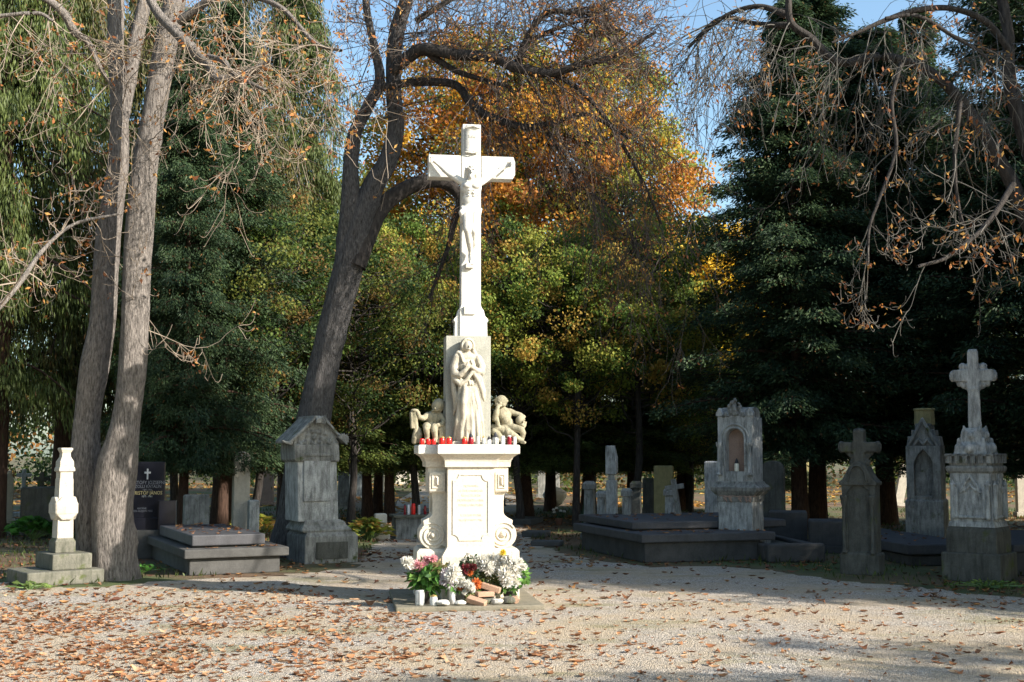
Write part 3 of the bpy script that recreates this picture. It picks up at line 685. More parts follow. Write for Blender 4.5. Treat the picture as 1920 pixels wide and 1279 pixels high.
bare_tree('chestnut_tree', 'bare twin stemmed chestnut behind the broken column on the left', [L1, L2, L3], [LB, LB2, LB3, LB4, LB5, LB6],
    [(LB, 20, 1.2, .010, .45, .5, 3, (4, 3), .3, 1, (0, 0, -.2)), (LB2, 12, 1.1, .009, .5, .5, 3, (4, 3), .1, 1, (0, 0, -.2)), (LB3, 10, 1.3, .009, .6, .5, 3, (4, 3), .1, 1, (.2, 0, -.2)),
     (L2, 14, 1.3, .010, .4, .6, 3, (4, 3), .42, .85, (.3, -.5, -.1)), (L1, 13, 1.2, .010, .4, .6, 3, (4, 3), .45, .9, (-.5, -.5, -.1)), (LB5, 14, 1.0, .01, .3, .6, 3, (3, 3), .1, 1, (.2, 0, .2)),
     (LB6, 22, 1.4, .010, .6, .4, 3, (4, 3), .15, 1, (0, 0, -.3)), (LB4, 8, 1.0, .01, .5, .5, 3, (3, 3), 0, 1, (0, 0, -.2))],
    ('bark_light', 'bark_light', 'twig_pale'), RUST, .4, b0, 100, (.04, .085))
# --- leaning chestnut behind the pedimented monument
Y1 = 19.0; b1 = (W(560, 1000, Y1).x, Y1, 0)
T1 = pl([(545, 1042, 58), (556, 960, 44), (566, 880, 42), (584, 800, 40), (604, 700, 37), (622, 620, 36), (640, 550, 36), (655, 490, 36), (672, 420, 32), (700, 350, 27), (728, 300, 24), (742, 240, 21), (738, 180, 19), (738, 110, 19), (746, 50, 19), (770, -30, 15), (800, -200, 9), (820, -400, 5)], Y1, -1.5, .78)
T2 = pl([(642, 540, 22), (650, 450, 24), (657, 380, 24), (658, 310, 19), (666, 250, 17), (690, 200, 15), (712, 150, 13), (702, 90, 10), (688, 20, 9), (680, -60, 8), (640, -250, 5)], Y1-.6, -1.0, .76)
T3 = pl([(668, 500, 20), (690, 440, 20), (708, 400, 19), (735, 370, 17), (780, 345, 16), (820, 340, 14), (850, 352, 12), (862, 380, 9), (852, 415, 7), (838, 470, 5), (805, 560, 3)], Y1-.7, .8, .9)
A1 = pl([(735, 135, 12), (765, 108, 12), (795, 92, 12), (850, 102, 11), (900, 105, 10), (935, 112, 10), (965, 126, 10), (1030, 138, 8), (1080, 124, 7), (1150, 105, 5), (1230, 60, 3)], Y1-1.6, -1.2)
A2 = pl([(715, 165, 8), (770, 155, 8), (850, 158, 8), (880, 190, 8), (912, 216, 8), (980, 238, 7), (1040, 230, 5), (1100, 215, 4), (1180, 260, 3)], Y1-1.4, -.8)
A3 = pl([(968, 124, 8), (984, 82, 7), (1000, 52, 6), (1030, 22, 5), (1100, 25, 4), (1150, 0, 3)], Y1-2.2, -.3)
A4 = pl([(985, 80, 5), (1040, 55, 4), (1100, 40, 3), (1170, 60, 3)], Y1-2.2, 0)
A5 = pl([(985, 125, 6), (1050, 145, 5), (1110, 190, 5), (1160, 260, 4), (1210, 350, 3), (1240, 420, 2)], Y1-2.4, .3)
A6 = pl([(790, 92, 7), (850, 130, 6), (890, 145, 5), (960, 165, 4)], Y1-1.8, 0)
A7 = pl([(780, 40, 7), (810, 20, 6), (860, -10, 5)], Y1-1.8, 0)
A8 = pl([(1000, 310, 5), (1060, 360, 5), (1110, 400, 4), (1180, 440, 3), (1250, 450, 2)], Y1-1, 0)
A9 = pl([(1020, 236, 5), (1060, 300, 5), (1090, 345, 4), (1140, 385, 3), (1180, 400, 2)], Y1-1.6, 0)
K = (5, 4)
bare_tree('chestnut_tree', 'leaning chestnut with arching limbs left of the crucifix', [T1, T2], [T3, A1, A2, A3, A4, A5, A6, A7, A9],
    [(A1, 34, 1.3, .010, .75, .25, 3, K, .35, 1, (.4, 0, -.1)), (A2, 20, 1.2, .009, .8, .25, 3, K, .3, 1, (.4, 0, -.25)), (A3, 40, 1.3, .013, .3, .4, 3, K, .1, 1, (.2, 0, .2)),
     (A4, 30, 1.3, .012, .4, .4, 3, K, .1, 1, (.3, 0, .1)), (A5, 24, 1.3, .009, .85, .2, 3, (4, 4), .1, 1, (.4, 0, -.4)), (A6, 14, 1.1, .01, .6, .3, 3, (4, 3), .2, 1, (.1, 0, -.2)),
     (A9, 22, 1.2, .009, .85, .2, 3, (4, 4), .1, 1, (.3, 0, -.5)), (T3, 26, 1.1, .01, .6, .3, 3, (4, 3), .45, 1, (.2, 0, -.3)), (A7, 20, 1.3, .012, .3, .5, 3, K, .1, 1, (.2, 0, .2)),
     (T1, 30, 1.3, .012, .4, .4, 3, (4, 3), .66, .9, (0, -.3, 0)), (T2, 26, 1.2, .012, .4, .4, 3, (4, 3), .5, .9, (-.4, -.3, 0)), (A1, 36, 1.4, .012, 0.1, .4, 3, K, .1, .95, (.2, 0, .9))],
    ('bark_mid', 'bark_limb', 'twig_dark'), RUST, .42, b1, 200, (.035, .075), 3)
# --- chestnut standing beyond the right edge, its limbs hang into the view
Y2 = 14.2; b2 = (W(2150, 1000, Y2).x, Y2, 0)
R1 = pl([(2150, 1150, 52), (2120, 950, 36), (2060, 700, 32), (1985, 520, 28), (1925, 410, 24), (1893, 335, 20), (1833, 235, 17), (1790, 176, 15), (1735, 130, 14), (1656, 107, 13), (1590, 118, 13), (1555, 108, 13), (1520, 72, 12), (1482, 40, 10), (1474, -30, 9), (1430, -150, 6)], Y2, -.2, .66)
R2 = pl([(1985, 520, 24), (1960, 380, 22), (1920, 250, 20), (1893, 150, 18), (1890, 60, 14), (1870, -40, 12), (1830, -200, 8)], Y2-.2, 0, .7)
R3 = pl([(1893, 95, 9), (1850, 42, 9), (1785, 16, 8), (1715, 20, 8), (1660, 38, 7), (1610, 60, 5), (1560, 80, 3)], Y2-.5, -.3, .7)
R4 = pl([(1475, 28, 7), (1420, 12, 5), (1360, 30, 4), (1310, 70, 3)], Y2, .4)
R5 = pl([(1478, 48, 7), (1420, 45, 5), (1350, 35, 4), (1290, 90, 3)], Y2, .6)
R6 = pl([(1690, 118, 4), (1672, 190, 3.6), (1680, 280, 3.4), (1650, 370, 3), (1630, 430, 2.6), (1628, 500, 2)], Y2-1.3, -.3)
R7 = pl([(1800, 190, 5), (1790, 300, 4), (1800, 400, 3), (1830, 480, 3)], Y2-1.3, 0)
R8 = pl([(1660, 35, 4), (1720, 30, 4), (1790, 70, 3.5), (1850, 110, 3), (1880, 190, 2.5)], Y2-1, 0)
R9 = pl([(1900, 345, 6), (1850, 420, 5), (1780, 480, 4), (1720, 500, 3)], Y2-1.6, -.6)
bare_tree('chestnut_tree', 'bare chestnut beyond the right edge with limbs hanging into the upper right', [R1, R2], [R3, R4, R5, R6, R7, R8, R9],
    [(R1, 26, 1.1, .009, 1.0, .55, 3, (4, 3), .45, .95, (0, -.2, -.5)), (R3, 16, 1.1, .008, .8, .5, 3, (4, 3), .1, 1, (0, 0, -.4)), (R4, 22, 1.2, .008, .7, .3, 3, (4, 3), .1, 1, (-.3, 0, -.2)),
     (R5, 22, 1.3, .008, .8, .3, 3, (4, 3), .1, 1, (-.3, 0, -.3)), (R6, 10, .8, .008, .5, .7, 3, (3, 3), .3, 1, (0, 0, -.3)), (R7, 9, .9, .008, .7, .6, 3, (3, 3), .1, 1, (0, 0, -.3)),
     (R8, 13, 1.0, .008, .8, .4, 3, (4, 3), .1, 1, (0, 0, -.3)), (R9, 11, .9, .008, .7, .6, 3, (3, 3), .1, 1, (0, 0, -.3)), (R2, 14, 1.2, .01, .6, .4, 3, (4, 3), .3, .9, (-.5, 0, -.1))],
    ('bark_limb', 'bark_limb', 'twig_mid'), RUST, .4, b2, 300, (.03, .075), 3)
print('chestnuts ok')
#PART3
# ================================================================== the crucifix monument
yawC = 8.0; pC = (W(882, 900, 13.1).x, 13.1, 0.0)
F = Fr(pC, yawC)
cal = thing('crucifix_monument', 'tall white stone crucifix with carved figures on a scrolled pedestal', 'monument', pC, yawC)
def X(px, py=900, back=0.0): return F.x(px, py, back)
def Z(py, back=0.0, px=882): return F.z(py, px, back)
SLABZ = 0.05
# low kerb slab under everything
m = MB().box(-.80, .70, -.58, 1.1, 0, SLABZ); m.build('base_slab', M['base_slab'], cal, .012)
wx0, wx1 = X(804), X(956); fx0, fx1 = X(839), X(927)     # wing body, front block body
zpl, zc0, zc1, zt = Z(1030), Z(868), Z(853), Z(834)
D1 = 0.62                                                    # total depth
wy = 0.13                                                    # wings stand back by this much
# plinth
m = MB(); m.stack([(SLABZ, wx0-.115, wx1+.115, wy-.04, D1+.08), (zpl-.03, wx0-.115, wx1+.115, wy-.04, D1+.08), (zpl, wx0-.085, wx1+.085, wy-.01, D1+.05)])
m.stack([(SLABZ, fx0-.06, fx1+.06, -.06, .3), (zpl-.07, fx0-.06, fx1+.06, -.06, .3), (zpl-.03, fx0-.035, fx1+.035, -.03, .3), (zpl+.02, fx0-.003, fx1+.003, -.004, .3)])
m.build('plinth', M['white_stone'], cal, .006)
# die: front block and wings
m = MB(); m.box(fx0, fx1, 0, .35, zpl-.02, zc0+.02); m.box(wx0+.05, wx1-.05, wy+.03, D1, zpl-.02, zc0+.02)
m.build('pedestal', M['white_stone'], cal, .004)
# scroll brackets on both sides
def scroll_outline(sgn, cx, top, bot):
    """outline of one S-bracket in xz, facing outwards"""
    pts = []
    rr = .145; zcn = bot+rr
    ox = wx0 if sgn < 0 else wx1
    pts.append((cx, top)); pts.append((ox, top)); pts.append((ox, Z(923)))
    for k in range(7):                                       # cove under the block
        a = k/6*pi/2; pts.append((ox-sgn*.045*sin(a), Z(923)-.05*(1-cos(a))-.0))
    nx = ox-sgn*.05; pts.append((nx, Z(940))); pts.append((nx, Z(962)))
    ccx = ox-sgn*.055
    for k in range(8):
        a = k/7; pts.append((nx+sgn*(.10*a**2), Z(962)-.085*a))
    for k in range(15):
        a = radians(48-k*13*1.0); pts.append((ccx+sgn*rr*cos(a), zcn+rr*sin(a)))
    pts.append((cx, bot))
    return pts, (ccx, zcn, rr)
for sgn, cx in ((-1, fx0+.02), (1, fx1-.02)):
    pts, (ccx, zcn, rr) = scroll_outline(sgn, cx, zc0+.01, zpl-.005)
    if sgn > 0: pts = pts[::-1]
    m = MB().prism(pts[::-1] if False else pts, wy, wy+.36)
    v = m.build('scroll_bracket', M['white_stone'], cal, .008)
    # carved spiral
    sp = []
    for k in range(60):
        a = k/59*2.4*2*pi; q = rr*(.93-.78*k/59)
        sp.append((ccx+sgn*q*cos(a+.6), wy-.004, zcn+q*sin(a+.6), .0095))
    MB().chain(sp, 8).build('spiral', M['white_stone'], v, 0, True)
    MB().cap((ccx, wy-.01, zcn), (ccx, wy+.02, zcn), .03, .03, 14).build('spiral_eye', M['white_stone'], v, 0, True)
    # small framed block
    bx0, bx1 = (wx0+.012, fx0-.02) if sgn < 0 else (fx1+.02, wx1-.012); z0, z1 = Z(924), Z(886)
    b = MB(); b.stack([(z0, bx0, bx1, wy-.035, wy+.02), (z0+.02, bx0, bx1, wy-.05, wy+.02), (z1, bx0, bx1, wy-.05, wy+.02)])
    f = b.build('bracket_block', M['white_stone'], cal, .004)
    b = MB(); w = .02
    b.prism([(bx0+.03, z0+.045), (bx1-.03, z0+.045), (bx1-.03, z0+.055), (bx0+.03, z0+.055)], wy-.062, wy-.045)
    b.prism([(bx0+.03, z1-.03), (bx1-.03, z1-.03), (bx1-.03, z1-.02), (bx0+.03, z1-.02)], wy-.062, wy-.045)
    b.box(bx0+.03, bx0+.04, wy-.062, wy-.045, z0+.055, z1-.03); b.box(bx1-.04, bx1-.03, wy-.062, wy-.045, z0+.055, z1-.03)
    xm, zm = (bx0+bx1)/2, (z0+z1)/2+.015
    b.add([(xm-.022, wy-.051, zm-.055), (xm+.022, wy-.051, zm-.055), (xm+.022, wy-.051, zm+.055), (xm-.022, wy-.051, zm+.055), (xm, wy-.078, zm-.03), (xm, wy-.078, zm+.03)],
          [(0, 1, 4), (1, 2, 5, 4), (2, 3, 5), (3, 0, 4, 5)])
    b.build('diamond_panel', M['white_stone'], f, 0)
# inscription panel with hollowed corners
def notched(x0, x1, z0, z1, r, n=8):
    P = []
    for (cx, cz, a0) in ((x0, z0, 90), (x1, z0, 180), (x1, z1, 270), (x0, z1, 360)):
        seq = [(cx+r*cos(radians(a0-90*k/n)), cz+r*sin(radians(a0-90*k/n))) for k in range(n+1)]
        P += seq
    return P
px0, px1, pz0, pz1 = X(849), X(917), Z(1014), Z(889)
o_ = notched(px0, px1, pz0, pz1, .065); i_ = notched(px0+.012, px1-.012, pz0+.012, pz1-.012, .065)
m = MB(); n = len(o_)
m.add([(x, -.009, z) for x, z in o_]+[(x, -.009, z) for x, z in i_]+[(x, .002, z) for x, z in o_]+[(x, .002, z) for x, z in i_],
      [(k, (k+1) % n, n+(k+1) % n, n+k) for k in range(n)]+[(k+2*n, (k+1) % n+2*n, (k+1) % n, k) for k in range(n)]+[(n+k, n+(k+1) % n, 3*n+(k+1) % n, 3*n+k) for k in range(n)])
m.build('panel_border', M['white_stone'], cal, 0)
def text(name, body, size, loc, mat, parent, rot=(pi/2, 0, 0), depth=.001, align='CENTER', sx=1.0):
    cu = bpy.data.curves.new(name, 'FONT'); cu.body = body; cu.size = size; cu.align_x = align; cu.extrude = depth; cu.resolution_u = 2
    o = bpy.data.objects.new(name, cu); COL.objects.link(o)
    dg = bpy.context.evaluated_depsgraph_get(); me = bpy.data.meshes.new_from_object(o.evaluated_get(dg)); bpy.data.objects.remove(o)
    me.materials.clear(); o = link(name, me, mat, parent); o.location = loc; o.rotation_euler = rot; o.scale = (sx, 1, 1); return o
ys = [911, 920, 929, 938, 947, 966, 975]
ln = ['DICSÉRTESSÉK', 'AZ ÚR JÉZUS KRISZTUS', 'ÁLLÍTTATTA ISTEN', 'DICSŐSÉGÉRE ÉS A HÍVEK', 'ÜDVÉRE A VÁROS HÍVEI', 'AZ ÚR 1899. ÉVÉBEN', 'MEGÚJÍTTATOTT 1936']
ob = []
for y, s_ in zip(ys, ln): text('inscription', s_, .034, ((px0+px1)/2, -.002, Z(y)-.012), M['letter_stone'], cal, sx=.72)
# frieze, cornice mouldings, cover slab (cross-shaped in plan: front block proud of the wings)
m = MB()
for (x0, x1, y0) in ((wx0, wx1, wy), (fx0, fx1, 0.0)):
    q = .012
    m.stack([(zc0-.045+q*0, x0-.022, x1+.022, y0-.022, D1+.02), (Z(866), x0-.026, x1+.026, y0-.026, D1+.02)] if y0 else [(zc0-.045, x0-.03, x1+.03, y0-.03, D1+.0), (Z(866), x0-.034, x1+.034, y0-.034, D1+.0)])
m.build('frieze', M['white_stone'], cal, .004)
m = MB()
for (x0, x1, y0) in ((wx0, wx1, wy), (fx0, fx1, 0.0)):
    e = 0 if y0 else .003
    L = [(Z(866), .03), (Z(863), .032)]
    for k in range(8):
        a = k/7; L.append((Z(862)+(Z(853)-Z(862))*a, .04+.045*(1-cos(a*pi/2))))
    L += [(Z(853)+.004, .095), (Z(852)+.006, .095)]
    m.stack([(z, x0-q-e, x1+q+e, y0-q-e, D1+.02-e+q) for z, q in L])
m.build('cornice', M['white_stone'], cal, .003)
m = MB()
for (x0, x1, y0) in ((wx0, wx1, wy), (fx0, fx1, 0.0)):
    e = 0 if y0 else .003
    m.stack([(Z(852)+.004, x0-.112-e, x1+.112+e, y0-.112, D1+.13-e), (zt-.012+e, x0-.112-e, x1+.112+e, y0-.112, D1+.13-e), (zt+e, x0-.10-e, x1+.10+e, y0-.10, D1+.12-e)])
m.build('cover_slab', M['cross_stone'], cal, .006)
zt += .003
# back slab carrying the mourning figure
sb = .14; sx0, sx1 = X(836, 700, sb), X(920, 700, sb); sz1 = Z(630, sb)
m = MB().box(sx0, sx1, sb, sb+.30, zt-.01, sz1); m.build('back_slab', M['slab_stone'], cal, .006)
# cross
cb = sb+.02
m = MB()
xa, xb = X(863, 500, cb), X(904, 500, cb)
m.box(X(862, 600, cb), X(905, 600, cb), cb, cb+.22, sz1, Z(578, cb))
m.stack([(Z(578, cb), X(863, 578, cb), X(904, 578, cb), cb+.005, cb+.21), (Z(572, cb), X(865, 572, cb), X(902, 572, cb), cb+.02, cb+.2), (Z(334, cb), X(866, 340, cb), X(902, 340, cb), cb+.02, cb+.2)])
m.box(X(866, 290, cb), X(902, 290, cb), cb+.02, cb+.2, Z(334, cb), Z(289, cb))
m.box(X(868, 250, cb), X(902, 250, cb), cb+.022, cb+.198, Z(289, cb), Z(232, cb))
m.build('cross_post', M['cross_stone'], cal, .006)
ax0, ax1 = X(804, 310, cb), X(965, 310, cb); az0, az1 = Z(333, cb), Z(291, cb)
m = MB().prism([(ax0, az0), (X(865, 310, cb), az0), (X(865, 310, cb), az1), (ax0, az1)], cb+.022, cb+.195); m.build('cross_arm', M['cross_stone'], cal, .006)
m = MB().prism([(X(903, 310, cb), az0), (ax1-.02, az0), (ax1+.008, az0+.05), (ax1+.008, az1-.06), (ax1-.01, az1), (X(903, 310, cb), az1)], cb+.022, cb+.195)
m.build('cross_arm', M['cross_stone'], cal, .006)
# side consoles and little tablet at the foot of the cross
for sgn, xe in ((-1, X(862, 600, cb)), (1, X(905, 600, cb))):
    o = [(xe-sgn*.002, sz1), (xe+sgn*.055, sz1), (xe+sgn*.05, sz1+.15), (xe+sgn*.065, sz1+.17), (xe+sgn*.06, sz1+.19), (xe+sgn*.03, sz1+.22), (xe+sgn*.012, sz1+.29), (xe-sgn*.002, sz1+.30)]
    m = MB().prism(o if sgn > 0 else o[::-1], cb+.02, cb+.17); m.build('console', M['cross_stone'], cal, .005)
MB().stack([(Z(590, cb), -.06, .06, cb-.018, cb+.01), (Z(575, cb), -.06, .06, cb-.03, cb+.01)]).build('tablet', M['cross_stone'], cal, .004)
# titulus: curled scroll
tz0, tz1 = Z(286, cb), Z(237, cb); tx0, tx1 = X(873, 250, cb), X(899, 250, cb)
m = MB(); Ls = []
k_ = 14
vs = []; fs = []
for i in range(k_+1):
    f_ = i/k_; z = tz0+(tz1-tz0)*f_; yb = cb-.004-.02*max(0, (f_-.82)/.18)**1.5-.012*max(0, (.12-f_)/.12)
    for x, dy in ((tx0, -.006), (tx0*.6+tx1*.4, .003), (tx0*.3+tx1*.7, 0), (tx1, -.008)): vs.append((x, yb+dy, z+(0.012*abs(x-(tx0+tx1)/2)/(tx1-tx0)*2)*(1 if f_ < .1 else 0)))
for i in range(k_):
    for j in range(3): a = i*4+j; fs.append((a, a+1, a+5, a+4))
m.add(vs, fs); tt = m.build('title_scroll', M['cross_stone'], cal, 0, True); sdm = tt.modifiers.new('t', 'SOLIDIFY'); sdm.thickness = .014; sdm.offset = -1
m = MB(); xm = (tx0+tx1)/2
m.chain([(tx0-.004, cb-.012, tz1-.02, .011), (xm-.012, cb-.028, tz1-.002, .009), (xm+.012, cb-.028, tz1-.002, .009), (tx1+.004, cb-.012, tz1-.022, .011)]); m.build('scroll_roll', M['cross_stone'], tt, 0, True); m = MB()
m.chain([(tx0, cb-.01, tz0+.004, .008), (xm-.01, cb-.02, tz0-.008, .006), (xm+.01, cb-.02, tz0-.006, .006), (tx1, cb-.01, tz0+.012, .008)]); m.build('scroll_roll', M['cross_stone'], tt, 0, True)
text('scroll_lettering', 'INRI', .05, (xm, cb-.012, (tz0+tz1)/2+.02), M['letter_stone'], tt, sx=.9)
# crucified figure
def c(px, py, f, r): return (X(px, py, cb), cb+.02-f*1.35, Z(py, cb), r)
m = MB()
m.ell(c(881, 327, .135, 0)[:3], (.05, .057, .066), (18, 0, 14)); m.cap(c(881, 333, .13, 0)[:3], c(880, 341, .11, 0)[:3], .034, .034)    # head dropped forward, neck
m.ell(c(880, 331, .185, 0)[:3], (.012, .016, .016)); m.ell(c(879, 338, .165, 0)[:3], (.026, .024, .034))                                # nose, beard
for sx_ in (-1, 1): m.ell((c(881, 326, .18, 0)[0]+sx_*.02, c(881, 326, .18, 0)[1], c(881, 326, 0, 0)[2]), (.012, .008, .008))
for a_ in range(14):                                                                                                                   # hair and crown of thorns
    an = a_/14*2*pi; cx_, cy_, cz_ = c(881, 322, .13, 0)[:3]
    m.ell((cx_+.055*cos(an), cy_+.058*sin(an), cz_+.012*sin(an*3)), (.017, .015, .012))
for sx_ in (-1, 1): m.chain([c(881+sx_*9, 326, .12, .022), c(881+sx_*10, 336, .105, .02), c(881+sx_*9, 344, .1, .014)])
m.ell(c(881, 356, .09, 0)[:3], (.118, .072, .10)); m.ell(c(881, 346, .085, 0)[:3], (.125, .06, .055))                                   # chest, shoulders
m.ell(c(874, 354, .13, 0)[:3], (.052, .035, .035)); m.ell(c(889, 354, .13, 0)[:3], (.052, .035, .035))                                  # pectorals
m.ell(c(880, 376, .085, 0)[:3], (.085, .055, .11)); m.ell(c(881, 394, .08, 0)[:3], (.092, .062, .075))                                  # waist, hips
for k, yy in enumerate((362, 367, 372)):
    for sx_ in (-1, 1): m.cap(c(881+sx_*4, yy, .135-.004*k, 0)[:3], c(881+sx_*14, yy+3, .10, 0)[:3], .010, .008)
for (sh, el, wr, hd) in (((863, 344), (842, 331), (822, 312), (813, 304)), ((899, 345), (917, 333), (937, 318), (951, 309))):            # arms
    m.chain([c(*sh, .085, .043), c((sh[0]+el[0])/2, (sh[1]+el[1])/2, .075, .038), c(*el, .06, .029), c((el[0]*.6+wr[0]*.4), (el[1]*.6+wr[1]*.4), .05, .030), c(*wr, .035, .019), c(*hd, .03, .021)])
    dx_ = 1 if hd[0] > 881 else -1
    for q_, (fa, fl) in enumerate(((-.5, .9), (-.15, 1.0), (.2, .95), (.55, .8))):                                                     # curled fingers
        b0_ = c(hd[0]+dx_*2+q_*.3*dx_, hd[1]+fa*5, .03, 0); k1 = c(hd[0]+dx_*(2+4.5*fl), hd[1]-2+fa*8, .055, 0); k2 = c(hd[0]+dx_*(1+5.5*fl), hd[1]+1+fa*8, .075, 0)
        m.cap(b0_[:3], k1[:3], .0085, .008); m.cap(k1[:3], k2[:3], .008, .0065)
    m.cap(c(hd[0], hd[1], .03, 0)[:3], c(hd[0]+dx_*1, hd[1]-6, .05, 0)[:3], .01, .008)
# loincloth: rolled folds and a hanging knot
for k in range(7): m.cap(c(864+k*.6, 394+k*2.2, .125+.006*sin(k), 0)[:3], c(899-k*.4, 397+k*1.6, .115+.008*cos(k*2), 0)[:3], .017, .015)
m.chain([c(866, 398, .12, .024), c(862, 404, .13, .028), c(864, 413, .11, .018), c(862, 422, .09, .012)])
for q_ in range(5): m.cap(c(868+q_*7, 400, .12, 0)[:3], c(870+q_*6, 414+2*sin(q_*2), .12, 0)[:3], .02, .016)
# legs: knees bent to the left, feet crossed
m.chain([c(873, 404, .10, .06), c(873, 420, .135, .052), c(872, 437, .165, .041), c(874, 443, .15, .036), c(878, 458, .11, .037), c(881, 474, .065, .024), c(882, 481, .06, .024), c(883, 493, .095, .020), c(883, 498, .105, .014)])
m.chain([c(890, 404, .095, .06), c(888, 420, .12, .052), c(885, 438, .145, .041), c(886, 444, .13, .036), c(886, 458, .095, .037), c(882, 473, .045, .024), c(881, 480, .05, .024), c(880, 490, .08, .020), c(879, 494, .09, .014)])
for q_ in range(4): m.cap(c(880+q_*2, 492, .10, 0)[:3], c(879.5+q_*2.2, 499, .115, 0)[:3], .008, .006)
m.box(-.045, .045, cb-.03, cb+.03, Z(503, cb), Z(494, cb))
m.sculpt('crucified_figure', M['cross_stone'], cal, .0052, 1)
# mourning woman in high relief
def s(px, py, f, r=0): return (X(px, py, sb), sb-f, Z(py, sb), r)
m = MB()
m.ell(s(875, 651, .10)[:3], (.047, .054, .062), (-14, 8, -24)); m.ell(s(877, 652, .152)[:3], (.010, .014, .014)); m.ell(s(876, 656.5, .145)[:3], (.018, .012, .008))   # face looking up
for sx_ in (-2.6, 2.8): m.ell(s(876+sx_, 649.5, .142)[:3], (.011, .008, .008))
for a_ in range(15):                                                                                                                     # veil framing the face
    an = radians(-25+a_/14*230); m.ell((s(875, 650, .075)[0]+.062*cos(an), s(875, 650, .075)[1]+.004*a_ % 3*.004, s(875, 650, 0)[2]+.07*sin(an)), (.021, .052, .021))
m.ell(s(874, 650, .04)[:3], (.066, .05, .075))
m.chain([s(866, 656, .08, .022), s(862, 664, .09, .03), s(858, 672, .08, .03)]); m.chain([s(884, 654, .08, .02), s(888, 664, .09, .028), s(893, 676, .08, .03)])
m.cap(s(875, 658, .08)[:3], s(875, 667, .08)[:3], .03, .045)
m.ell(s(875, 672, .075)[:3], (.13, .07, .06)); m.ell(s(874, 687, .085)[:3], (.10, .075, .10)); m.ell(s(875, 706, .085)[:3], (.085, .07, .09))            # shoulders, chest, waist
m.chain([s(856, 672, .09, .05), s(850, 688, .10, .046), s(851, 703, .13, .042), s(860, 705, .165, .034), s(868, 697, .19, .026), s(875, 690, .20, .02)])      # right arm to the breast
m.chain([s(894, 674, .09, .048), s(901, 688, .10, .044), s(900, 700, .135, .038), s(890, 696, .17, .03), s(880, 690, .195, .023)])                        # left arm
for q_ in range(4):
    m.cap(s(871+q_*1.2, 689-q_*1.2, .20)[:3], s(878+q_*.6, 680-q_*.4, .205)[:3], .009, .007); m.cap(s(884-q_*1.1, 689-q_, .20)[:3], s(879-q_*.3, 679-q_*.6, .215)[:3], .009, .007)
m.cap(s(870, 690, .2)[:3], s(873, 682, .22)[:3], .01, .008)
# thumb-like fold at the shoulder, mantle edges
m.chain([s(853, 668, .10, .02), s(857, 662, .11, .018), s(862, 668, .13, .018), s(866, 680, .15, .016)])
m.chain([s(848, 700, .10, .03), s(851, 712, .13, .03), s(860, 722, .16, .026), s(870, 716, .17, .022), s(882, 700, .18, .02), s(892, 697, .17, .02)])
m.chain([s(884, 700, .17, .022), s(892, 712, .16, .026), s(900, 730, .13, .026), s(904, 746, .10, .02), s(906, 752, .08, .01)])
m.chain([s(889, 698, .17, .02), s(898, 712, .14, .024), s(906, 735, .10, .02), s(908, 750, .07, .01)])
m.chain([s(850, 706, .08, .035), s(849, 725, .09, .03), s(852, 745, .09, .03), s(853, 765, .07, .02), s(850, 778, .05, .01)])
m.chain([s(862, 716, .15, .026), s(860, 735, .13, .024), s(855, 755, .11, .02), s(852, 770, .08, .012)])
m.chain([s(868, 720, .16, .024), s(866, 740, .14, .022), s(859, 765, .12, .02), s(854, 790, .09, .016), s(852, 812, .06, .01)])
for k in range(5): m.cap(s(868+k*4.6, 716, .165-.01*abs(k-2))[:3], s(868+k*4.8, 722, .165-.01*abs(k-2))[:3], .013, .013)
# skirt: core and falling folds
m.chain([s(875, 715, .07, .085), s(875, 745, .07, .095), s(876, 775, .065, .105), s(877, 805, .055, .11)])
fold = [(852, 826, .05, .022), (857, 830, .08, .018), (862, 832, .11, .026), (868, 834, .115, .016), (873, 826, .13, .024), (878, 832, .115, .014), (883, 828, .14, .026), (889, 830, .12, .018), (894, 827, .13, .024), (900, 829, .09, .018), (905, 825, .06, .022)]
for i, (fx_, fz_, ff, fr) in enumerate(fold):
    tx_ = 866+i*1.9; m.chain([s(tx_, 716, .13, fr*.75), s(tx_*.55+fx_*.45, 752, .14+.012*(i % 2), fr*1.05), s(tx_*.2+fx_*.8, 790, .11+ff*.25, fr), s(fx_, fz_, ff, fr*.85)])
m.chain([s(869, 730, .17, .03), s(866, 758, .185, .034), s(866, 785, .15, .026), s(864, 815, .11, .022)])                                  # bent knee pushing through
m.ell(s(868, 834, .12)[:3], (.03, .06, .022)); m.ell(s(887, 834, .12)[:3], (.028, .055, .02))
m.sculpt('mourning_woman', M['relief_stone'], cal, .0052, 1, .003)
m = MB(); m.stack([(zt, X(846, 830), X(912, 830), -.03, sb+.02), (zt+.035, X(849, 830), X(909, 830), 0, sb+.02)]); m.build('figure_base', M['relief_stone'], cal, .012)

# ------------------------------------------------------------------ two cherubs sitting on the cover slab
def cherub(label, pieces, mat, cx):
    t = thing('cherub_statue', label, 'statue', pC, yawC)
    a, b = pieces
    a.sculpt('body', mat, t, .0052, 1, .003)
    if b: b.sculpt('drapery', mat, t, .0052, 1, .003)
    return t
yb_ = wy+.15
def q(px, py, f, r=0): return (X(px, py, yb_), yb_-f, Z(py, yb_), r)
a = MB()
a.ell(q(820, 762, .07)[:3], (.067, .07, .075), (24, 0, 20)); a.ell(q(814, 767, .135)[:3], (.013, .014, .013)); a.ell(q(811, 771, .10)[:3], (.02, .02, .016)); a.ell(q(817, 770, .12)[:3], (.022, .02, .018))
for k in range(16):
    an = k*2.4; a.ell((q(822, 758, .06)[0]+.05*cos(an)*(k/16)**.5, q(822, 758, .05)[1]+.05*sin(an)*(k/16)**.5, q(822, 756, 0)[2]+.03-.03*k/16), (.022, .022, .02))
